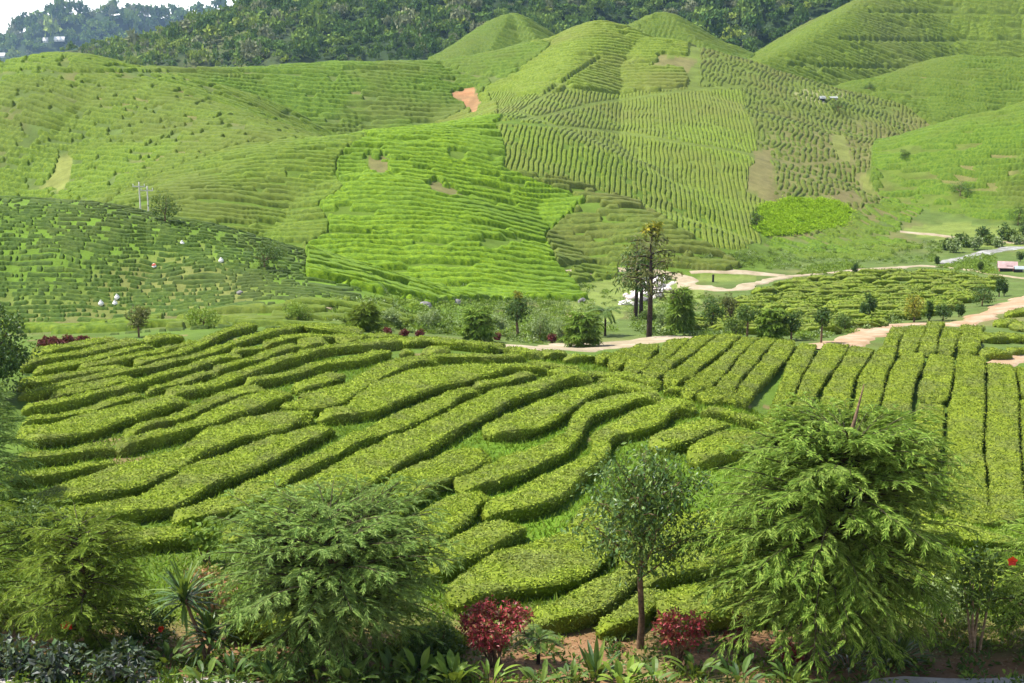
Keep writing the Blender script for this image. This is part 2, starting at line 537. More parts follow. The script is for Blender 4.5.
def road_mat(name, c1, c2, c3):
    m, nt, N, L = newmat(name)
    g = N.new('ShaderNodeNewGeometry'); pos = g.outputs['Position']
    n1 = noise_node(nt, 0.6, 6, 0.7, pos); n2 = noise_node(nt, 3.0, 5, 0.7, pos)
    r = ramp(nt, [(0.3, c1), (0.5, c2), (0.68, c3)])
    L.new(n1.outputs[0], r.inputs[0])
    c = mixc(nt, maprange(nt, n2.outputs[0], 0.4, 0.7, 0, 0.4), r.outputs[0], c1)
    finish(nt, c, 0.9, 0.1, 0.0, n2.outputs[0], 0.5, 0.05)
    return m


M['ground'] = terrain_mat()
M['road'] = road_mat('dirt_road', (0.20, 0.16, 0.095), (0.31, 0.255, 0.17), (0.39, 0.34, 0.255))
M['road_red'] = road_mat('red_dirt_road', (0.24, 0.145, 0.075), (0.32, 0.225, 0.14), (0.39, 0.33, 0.245))
M['path'] = road_mat('gravel_path', (0.22, 0.20, 0.18), (0.34, 0.31, 0.29), (0.46, 0.43, 0.40))
M['water'] = road_mat('white_water', (0.22, 0.17, 0.12), (0.52, 0.48, 0.44), (0.72, 0.72, 0.73))
M['river'] = road_mat('shallow_river', (0.13, 0.13, 0.11), (0.22, 0.22, 0.20), (0.42, 0.42, 0.40))
M['rock'] = plain('rock', (0.20, 0.19, 0.18), 0.9, 0.2, 0.35, 4, 0.8)
M['pale_rock'] = plain('pale_rock', (0.60, 0.50, 0.45), 0.8, 0.2, 0.15, 6, 0.4)
M['white'] = plain('white_paint', (0.6, 0.59, 0.57), 0.6, 0.3, 0.06, 3, 0.1)
M['sack'] = plain('white_sack', (0.74, 0.72, 0.68), 0.8, 0.2, 0.08, 5, 0.3)
M['sack_red'] = plain('red_cloth', (0.45, 0.12, 0.08), 0.8, 0.2, 0.1, 5, 0.3)
M['roof_pink'] = plain('faded_roof', (0.40, 0.27, 0.26), 0.6, 0.3, 0.15, 2, 0.1)
M['roof_red'] = plain('red_wall', (0.38, 0.11, 0.09), 0.7, 0.3, 0.15, 2, 0.1)
M['roof_grey'] = plain('grey_roof', (0.30, 0.34, 0.35), 0.5, 0.4, 0.1, 2, 0.1)
M['dark'] = plain('dark_opening', (0.02, 0.02, 0.02), 0.6, 0.3, 0.1, 2, 0.1)
M['pole'] = plain('weathered_pole', (0.42, 0.40, 0.37), 0.8, 0.2, 0.12, 8, 0.2)
# ------------------------------------------------------------------ ground sheet
# tracks cut along the hillsides, traced from the photograph
TRACKS = [[(-20, 75), (60, 74), (160, 74), (300, 76)],
          [(495, 124), (545, 116), (592, 104), (640, 97), (690, 90), (745, 86)],
          [(500, 122), (560, 127), (625, 133), (690, 144), (730, 150)],
          [(840, 42), (940, 43), (1030, 41)], [(870, 14), (950, 15), (1030, 15)], [(790, 68), (860, 70), (905, 70)],
          [(440, 66), (470, 76), (520, 82), (560, 84)], [(345, 71), (420, 72)],
          [(730, 150), (800, 165), (850, 160)], [(560, 128), (520, 112), (600, 60)]]
SOIL = [[(453, 93), (463, 88), (477, 90), (481, 112), (475, 118), (466, 110), (462, 101), (455, 100)]]
BROWN = [[(366, 163), (372, 156), (384, 157), (390, 166), (391, 176), (380, 179), (370, 175)], [(424, 184), (440, 181), (455, 187), (463, 195), (447, 197), (432, 193)], [(755, 150), (772, 148), (775, 196), (800, 200), (850, 190), (860, 200), (780, 206), (745, 190)],
         [(375, 158), (395, 160), (388, 166)], [(660, 55), (700, 60), (690, 70), (650, 66)]]
LIME = [[(750, 228), (757, 208), (785, 199), (830, 200), (855, 212), (845, 226), (800, 234), (765, 236)]]
GRASSY = [[(40, 190), (62, 153), (75, 156), (66, 190)], [(860, 172), (870, 172), (874, 196), (864, 196)], [(830, 135), (845, 135), (852, 160), (838, 160)]]
# bare meadow and pools of grass on the valley floor
MEADOW = [[(690, 272), (745, 271), (760, 278), (735, 284), (700, 282)], [(893, 230), (960, 222), (1040, 230), (1040, 250), (960, 246)], [(555, 275), (640, 268), (640, 300), (600, 335), (545, 312)],
          [(655, 290), (690, 274), (705, 290), (690, 320), (655, 322)]]


def cover(x, y, z, hid):
    px, py = proj(x, y, z)
    px = px + 3 * noise2(x / 2.5, y / 2.5, 21); py = py + 2 * noise2(x / 2.5, y / 2.5, 22)
    r = np.hypot(x, y)
    n1 = fbm(x / 9, y / 9, 31, 4); n2 = fbm(x / 2.2, y / 2.2, 41, 3)
    C = np.empty(x.shape + (3,))
    C[:] = (0.085, 0.145, 0.020)
    def put(mask, col, w=1.0):
        w = (np.asarray(mask, float) * w)[..., None]
        C[:] = C * (1 - w) + np.array(col) * w
    far = sstep(62, 74, r)
    put(far, (0.088, 0.135, 0.030))
    put(far * sstep(0.05, 0.45, n1), (0.15, 0.145, 0.055), 0.75)
    put(far * sstep(0.2, 0.5, n2), (0.12, 0.16, 0.04), 0.6)
    h = lambda s: np.isin(hid, [HID.index(c) for c in s])
    put(h('B'), (0.11, 0.195, 0.022)); put(h('B') * sstep(0.1, 0.5, n1), (0.15, 0.16, 0.05), 0.8)
    put(h('A') * sstep(-0.2, 0.5, n1), (0.16, 0.155, 0.05), 0.6)
    dr = h('D') * sstep(720, 790, px) * sstep(100, 135, py)
    put(dr, (0.17, 0.155, 0.06), 0.7)
    put(h('H') + h('K') + h('F') + h('G') + h('L'), (0.095, 0.14, 0.022)); put((h('L') + h('K')) * sstep(0.05, 0.4, n1), (0.17, 0.16, 0.06), 0.8)
    put(h('C'), (0.09, 0.15, 0.018)); put(h('D') * (1 - dr), (0.115, 0.16, 0.03))
    put(h('I') + h('J'), (0.03, 0.055, 0.018))
    put(h('I') * sstep(330, 200, px) * sstep(-0.3, 0.3, n1), (0.10, 0.12, 0.04))
    for p in BROWN: put(in_poly(px, py, p) & (r > 110), (0.16, 0.145, 0.06), 0.8)
    for p in SOIL: put(in_poly(px, py, p) & (r > 150), (0.34, 0.185, 0.09)); put(in_poly(px, py, p) & (r > 150) & (n2 > 0.05), (0.24, 0.155, 0.075), 0.8)
    for p in LIME: put(in_poly(px, py, p) & (r > 120), (0.16, 0.30, 0.02))
    for p in MEADOW: put(in_poly(px, py, p) & (r > 80) & (h(['base'])), (0.15, 0.20, 0.045)); 
    put(in_poly(px, py, [(793, 92), (815, 89), (845, 93), (838, 99), (818, 106), (800, 101)]) & (r > 150), (0.24, 0.25, 0.11))
    for p in GRASSY: put(in_poly(px, py, p) & (r > 80), (0.17, 0.20, 0.05))
    # garden strip at the front: red soil with grass spreading over it
    fr = sstep(27.5, 25.5, y) * (r < 40)
    put(fr, (0.12, 0.16, 0.035))
    soil = sstep(26.2, 24.6, y + 0.9 * n1 + 0.8 * n2) * (r < 40)
    put(soil, (0.20, 0.115, 0.06)); put(soil * sstep(-0.15, 0.35, n2), (0.13, 0.13, 0.045), 0.8)
    lane = sstep(26, 29, r) * sstep(66, 58, r) * sstep(200, 560, px)
    put(lane * sstep(-0.4, 0.3, n1), (0.10, 0.195, 0.014), 0.8)
    rb = (r > 26) & (r < 60) & (fbm(x / 2.2, y / 2.2, 77, 2) > 0.5)
    put(rb, (0.22, 0.16, 0.08), 0.8)
    return C


th = np.concatenate([np.linspace(-180, -50, 36)[:-1], np.linspace(-50, -24, 60)[:-1], np.linspace(-24, 24, 800), np.linspace(24, 50, 60)[1:], np.linspace(50, 180, 36)[1:-1]])
th = np.radians(th)
rr = np.exp(np.arange(math.log(1.4), math.log(2700), 0.0105))
TH, RR = np.meshgrid(th, rr)
X = RR * np.sin(TH); Y = RR * np.cos(TH)
Z, HI = hgt(X, Y, True)
CV = cover(X, Y, Z, HI)
nr, nt_ = X.shape
V = np.stack([X, Y, Z], -1).reshape(-1, 3)
i = np.arange(nr - 1)[:, None] * nt_; j = np.arange(nt_)[None]; jn = (j + 1) % nt_
F = np.stack([i + j, i + nt_ + j, i + nt_ + jn, i + jn], -1).reshape(-1, 4)
V = np.concatenate([V, [[0, 0, -1.62]]]); cen = len(V) - 1
jj = np.arange(nt_)
F3 = np.stack([np.full(nt_, cen), jj, (jj + 1) % nt_], -1)
g_ = obj('ground', mesh('ground', V, [F, F3], M['ground'], True, {'cover': np.concatenate([CV.reshape(-1, 3), [[0.1, 0.15, 0.03]]])}))
tag(g_, 'grassy hilly ground of the tea valley with patches of bare soil', None, None, 'structure')


# ------------------------------------------------------------------ tea planted over the hillsides
LIME_P = [(342, 150), (372, 131), (440, 122), (503, 116), (504, 170), (592, 204), (545, 240), (560, 268), (592, 302), (430, 308), (380, 302), (296, 292), (312, 262), (306, 246), (334, 228), (322, 208), (346, 190), (330, 172)]
OLIVE_P = [(504, 170), (560, 178), (640, 205), (735, 262), (722, 270), (560, 268), (545, 240), (592, 204)]
FLOOR_P = [(690, 256), (725, 236), (755, 234), (800, 236), (856, 214), (880, 196), (940, 190), (905, 226), (890, 236), (930, 250), (880, 262), (800, 262), (722, 270)]
GARDEN_P = [(-60, 331), (150, 320), (330, 296), (420, 303), (440, 322), (330, 334), (150, 338), (-60, 345)]


def region(px, py, hid, r):
    """which planting covers a point of the hillsides"""
    H_ = lambda c: hid == HID.index(c)
    out = np.zeros(px.shape, 'U6')
    far = r > 80
    base = H_('base')
    out[H_('B')] = 'B'; out[base & (r > 62) & (r < 100) & (px < 352) & (py > 200)] = 'B'
    out[H_('A')] = 'A'; out[H_('E')] = 'E'
    out[base & far & (py < 130) & (px < 470)] = 'E'; out[base & far & (py >= 130) & (px < 350)] = 'CL'
    out[H_('C')] = 'CL'
    dd = H_('D') | (far & (H_('C') | base) & (px > 498) & (px < 760) & (py < 246 - (px < 700) * (px - 690) * 0.22))
    dl = (py > 92 - (px - 600) * 0.03) & (px > 495) & (px < 745 + (py - 100) * 0.3)
    dr = (px >= 745 + (py - 100) * 0.3) | ((px > 690) & (py < 90))
    out[dd] = 'DT'; out[dd & dl] = 'DL'; out[H_('D') & dr] = 'DR'
    out[far & (r < 190) & in_poly(px, py, LIME_P)] = 'LIME'
    out[far & (r < 190) & in_poly(px, py, OLIVE_P)] = 'OLIVE'
    for c in 'FGHKL': out[H_(c)] = c
    out[(base | H_('D') | H_('L')) & (r > 130) & in_poly(px, py, FLOOR_P)] = 'FLOOR'
    out[(r > 63) & (r < 112) & (base | H_('B')) & in_poly(px, py, GARDEN_P)] = 'GARDEN'
    return out


def soften(m, n=2):
    m = m.astype(float)
    for _ in range(n):
        p = np.pad(m, 1, mode='edge')
        m = (p[:-2, 1:-1] + p[2:, 1:-1] + p[1:-1, :-2] + p[1:-1, 2:] + p[1:-1, 1:-1]) / 5
    return sstep(0.45, 1.0, m)


def tea_sheet(name, label, ids, px0, px1, dpx, Y0, Y1, dY, mat, phase, along, spacing, H, width=0.62, blen=4.0, bthr=-0.6, sub=None, jit=0.25, grow=0.25):
    s = (np.arange(px0, px1, dpx) - 512) / (FPX * CP)
    yy = np.arange(Y0, Y1, dY)
    S, YY = np.meshgrid(s, yy)
    YY = YY + 0 * S
    XX = S * YY
    # a pixel column is not exactly x/y = const, close enough for a planting grid
    z, hid = hgt(XX, YY, True)
    px, py = proj(XX, YY, z)
    wob = 2.6 * noise2(XX / 2.5, YY / 2.5, 15) + 7 * noise2(XX / 11, YY / 11, 16)
    ok = np.isin(region(px + wob, py + wob * 0.7, hid, np.hypot(XX, YY)), ids)
    ok[:3] = False; ok[-3:] = False; ok[:, :3] = False; ok[:, -3:] = False
    for t in TRACKS: ok &= line_dist(px, py, t) > 1.3
    for p in SOIL + BROWN + LIME + GRASSY: 
        m = in_poly(px + 4 * noise2(XX / 3, YY / 3, 5), py + 3 * noise2(XX / 3, YY / 3, 6), p)
        ok &= ~(m & (noise2(XX / 1.3, YY / 1.3, 9) > -0.75))
    ph = phase(XX, YY, z, px, py) / spacing + jit * fbm(XX / (spacing * 5), YY / (spacing * 5), 51, 3) * 2
    row = np.floor(ph); t = np.abs(2 * (ph - row) - 1)
    w = width + 0.12 * noise2(XX / (spacing * 1.2), YY / (spacing * 1.2), 61)
    b = 1 - sstep(w - 0.12, w + 0.16, t)
    al = along(XX, YY, z, px, py)
    g = noise2(al / blen + row * 3.71, row * 1.37 + 0.5, 71) + 0.5 * noise2(al / blen * 2.3, row * 2.11 + 0.5, 72)
    b = b * sstep(bthr - 0.12, bthr + 0.12, g)
    lump = 1 + 0.55 * grow * noise2(XX / 0.6, YY / 0.6, 81) + 0.10 * noise2(XX / 2.4, YY / 2.4, 82)
    edge = soften(ok)
    b = b * edge
    zz = z - 0.06 + b * H * lump
    n0, n1 = XX.shape
    V = np.stack([XX, YY, zz], -1).reshape(-1, 3)
    i = np.arange(n0 - 1)[:, None] * n1; j = np.arange(n1 - 1)[None]
    F = np.stack([i + j, i + j + 1, i + n1 + j + 1, i + n1 + j], -1).reshape(-1, 4)
    bb = b.ravel()
    keep = bb[F].max(1) > 0.06
    F = F[keep]
    used = np.unique(F); mp = np.full(len(V), -1); mp[used] = np.arange(len(used))
    o = obj(name, mesh(name, V[used], [mp[F]], mat, True))
    tag(o, label, 'tea bushes', None, 'stuff')
    return o


rot = lambda a: (lambda x, y, z, px, py: x * math.cos(a) + y * math.sin(a))
TM = {
    'midlime': tea_mat('tea_mid_bright', (0.045, 0.083, 0.008), (0.104, 0.165, 0.013), (0.167, 0.222, 0.016), 0.05, (0.099, 0.108, 0.024), 0.6),
    'coollime': tea_mat('tea_cool_bright', (0.044, 0.079, 0.007), (0.094, 0.137, 0.013), (0.155, 0.189, 0.016), 0.022, (0.100, 0.114, 0.028), 0.7),
    'lime': tea_mat('tea_bright', (0.039, 0.085, 0.005), (0.119, 0.203, 0.008), (0.197, 0.288, 0.013), 0.06, (0.089, 0.152, 0.016), 0.6),
    'mid': tea_mat('tea_mid', (0.039, 0.081, 0.008), (0.089, 0.152, 0.012), (0.143, 0.203, 0.016), 0.06, (0.099, 0.108, 0.024), 0.6),
    'olive': tea_mat('tea_olive', (0.050, 0.075, 0.011), (0.093, 0.128, 0.018), (0.148, 0.180, 0.025), 0.08, (0.104, 0.095, 0.028), 0.6),
    'dark': tea_mat('tea_dark', (0.028, 0.057, 0.009), (0.059, 0.104, 0.014), (0.104, 0.152, 0.021), 0.12, (0.059, 0.066, 0.020), 0.5),
    'pale': tea_mat('tea_pale', (0.064, 0.099, 0.011), (0.123, 0.176, 0.018), (0.188, 0.231, 0.024), 0.05, (0.123, 0.119, 0.032), 0.6),
    'cool': tea_mat('tea_cool', (0.039, 0.075, 0.008), (0.083, 0.131, 0.013), (0.133, 0.167, 0.016), 0.04, (0.100, 0.111, 0.020), 0.5),
}
contour = lambda ky, kz: (lambda x, y, z, px, py: ky * y + kz * z)
lime_poly = [(350, 150), (390, 128), (440, 120), (503, 116), (504, 170), (592, 204), (545, 240), (560, 268), (592, 302), (430, 305), (380, 300), (300, 292), (330, 215)]
in_lime = lambda px, py: in_poly(px, py, lime_poly)
right_c = lambda px, py: (px > 500) & ~in_lime(px, py)
left_c = lambda px, py: (px <= 500) & ~in_lime(px, py)

tea_sheet('tea_bushes', 'short dark tea bushes dotted in dashes over the bright grass of the near left hill', ['B'], -40, 365, 0.7, 60, 112, 0.09, TM['dark'],
          contour(0.75, 1.6), rot(0.15), 0.58, 0.19, 0.56, 0.30, -0.38, None, 0.8)
tea_sheet('tea_bushes', 'brilliant lime green tea rows following the contours of the rounded middle hill', ['LIME'], 270, 610, 0.8, 78, 186, 0.16, TM['lime'],
          contour(0.8, 1.5), rot(0), 1.42, 0.56, 0.68, 4.5, -0.62, None, 0.45)
tea_sheet('tea_bushes', 'medium green wavy tea rows on the left shoulder of the rounded middle hill', ['CL'], 120, 620, 0.8, 80, 186, 0.17, TM['midlime'],
          contour(0.8, 1.6), rot(0.25), 1.3, 0.48, 0.64, 2.8, -0.5, None, 0.5)
tea_sheet('tea_bushes', 'dull olive tea rows on the right foot of the rounded middle hill behind the tall trees', ['OLIVE'], 495, 740, 0.8, 98, 182, 0.16, TM['olive'],
          contour(0.75, 1.6), rot(0.1), 1.6, 0.56, 0.66, 3.0, -0.55, None, 0.45)
tea_sheet('tea_bushes', 'pale green tea rows running straight down the face of the big central hill', ['DL'], 490, 850, 0.42, 128, 246, 0.34, TM['pale'],
          lambda x, y, z, px, py: x - 0.10 * y + 0.06 * z, lambda x, y, z, px, py: y, 0.55, 0.26, 0.70, 1.5, -0.66, None, 0.22)
tea_sheet('tea_bushes', 'contour tea rows around the top and left shoulder of the big central hill', ['DT'], 330, 760, 0.9, 150, 278, 0.28, TM['pale'],
          contour(0.75, 2.0), rot(0.2), 2.15, 0.72, 0.64, 6.0, -0.75, None, 0.4)
tea_sheet('tea_bushes', 'sparse grey green tea bushes over the brown right flank of the big central hill', ['DR'], 690, 960, 0.6, 150, 264, 0.3, TM['olive'],
          lambda x, y, z, px, py: x - 0.25 * y + 0.1 * z, lambda x, y, z, px, py: y, 0.76, 0.30, 0.62, 0.9, -0.3, None, 0.5)
tea_sheet('tea_bushes', 'dense small tea bushes in slanting rows over the big left hill', ['A'], -40, 400, 0.7, 120, 218, 0.22, TM['midlime'],
          lambda x, y, z, px, py: 0.45 * x + 0.75 * y + 1.2 * z, rot(-0.4), 1.32, 0.5, 0.6, 1.9, -0.42, None, 0.5)
tea_sheet('tea_bushes', 'green tea rows on the long saddle ridge between the left and central hills', ['E'], 110, 560, 0.9, 120, 272, 0.32, TM['mid'],
          contour(0.7, 1.8), rot(0.1), 2.1, 0.7, 0.62, 4.5, -0.7, None, 0.4)
tea_sheet('tea_bushes', 'cool green tea rows on two small hilltops below the forest', ['F', 'G'], 420, 800, 1.0, 290, 400, 0.5, TM['cool'],
          lambda x, y, z, px, py: 0.6 * x + 0.7 * y + 1.5 * z, rot(0.8), 2.7, 1.05, 0.6, 9, -0.75, None, 0.25)
tea_sheet('tea_bushes', 'fine cool green tea rows over the steep hill at upper right', ['H'], 690, 1060, 0.8, 270, 450, 0.45, TM['coollime'],
          lambda x, y, z, px, py: 0.35 * x + 0.75 * y + 1.6 * z, rot(0.5), 2.9, 1.1, 0.6, 8, -0.7, None, 0.3)
tea_sheet('tea_bushes', 'rounded tea rows curling over the lower hill at far right', ['K'], 800, 1060, 0.7, 205, 290, 0.28, TM['cool'],
          lambda x, y, z, px, py: 0.5 * x + 0.7 * y + 1.6 * z, rot(0.5), 2.1, 0.85, 0.6, 5, -0.6, None, 0.4)
tea_sheet('tea_bushes', 'scattered tea bushes on the brownish slope at the right edge above the river', ['L'], 860, 1060, 0.8, 150, 216, 0.24, TM['mid'],
          lambda x, y, z, px, py: 0.4 * x + 0.75 * y + 1.4 * z, rot(0.4), 1.8, 0.65, 0.6, 2.2, -0.3, None, 0.5)
tea_sheet('tea_bushes', 'sparse low tea bushes over the grassy flat below the central hill', ['FLOOR'], 680, 950, 0.8, 128, 228, 0.26, TM['mid'],
          lambda x, y, z, px, py: x * 0.8 + y * 0.45, rot(1.2), 1.0, 0.36, 0.56, 1.0, -0.1, None, 0.7)
tea_sheet('tea_bushes', 'loose light green tea rows on the flat between the near field and the left hill', ['GARDEN'], -40, 460, 0.8, 62, 114, 0.13, TM['midlime'],
          contour(0.9, 0.8), rot(0.1), 1.1, 0.40, 0.66, 1.6, -0.3, None, 0.5)
lime_field = [(752, 227), (760, 207), (786, 199), (830, 200), (853, 212), (845, 225), (800, 233), (766, 235)]
# ------------------------------------------------------------------ tea hedges of the near field, traced row by row
TILE = {'1': (0, 320, 5.12), '2': (200, 320, 5.12), '3': (400, 320, 5.12), '4': (600, 320, 5.12), '5': (800, 290, 4.571), '6': (800, 400, 4.571),
        'a': (0, 440, 5.12), 'b': (200, 440, 5.12), 'c': (400, 440, 5.12), 'd': (600, 420, 5.12), 'e': (440, 540, 5.12), 'p': (0, 0, 1.0)}
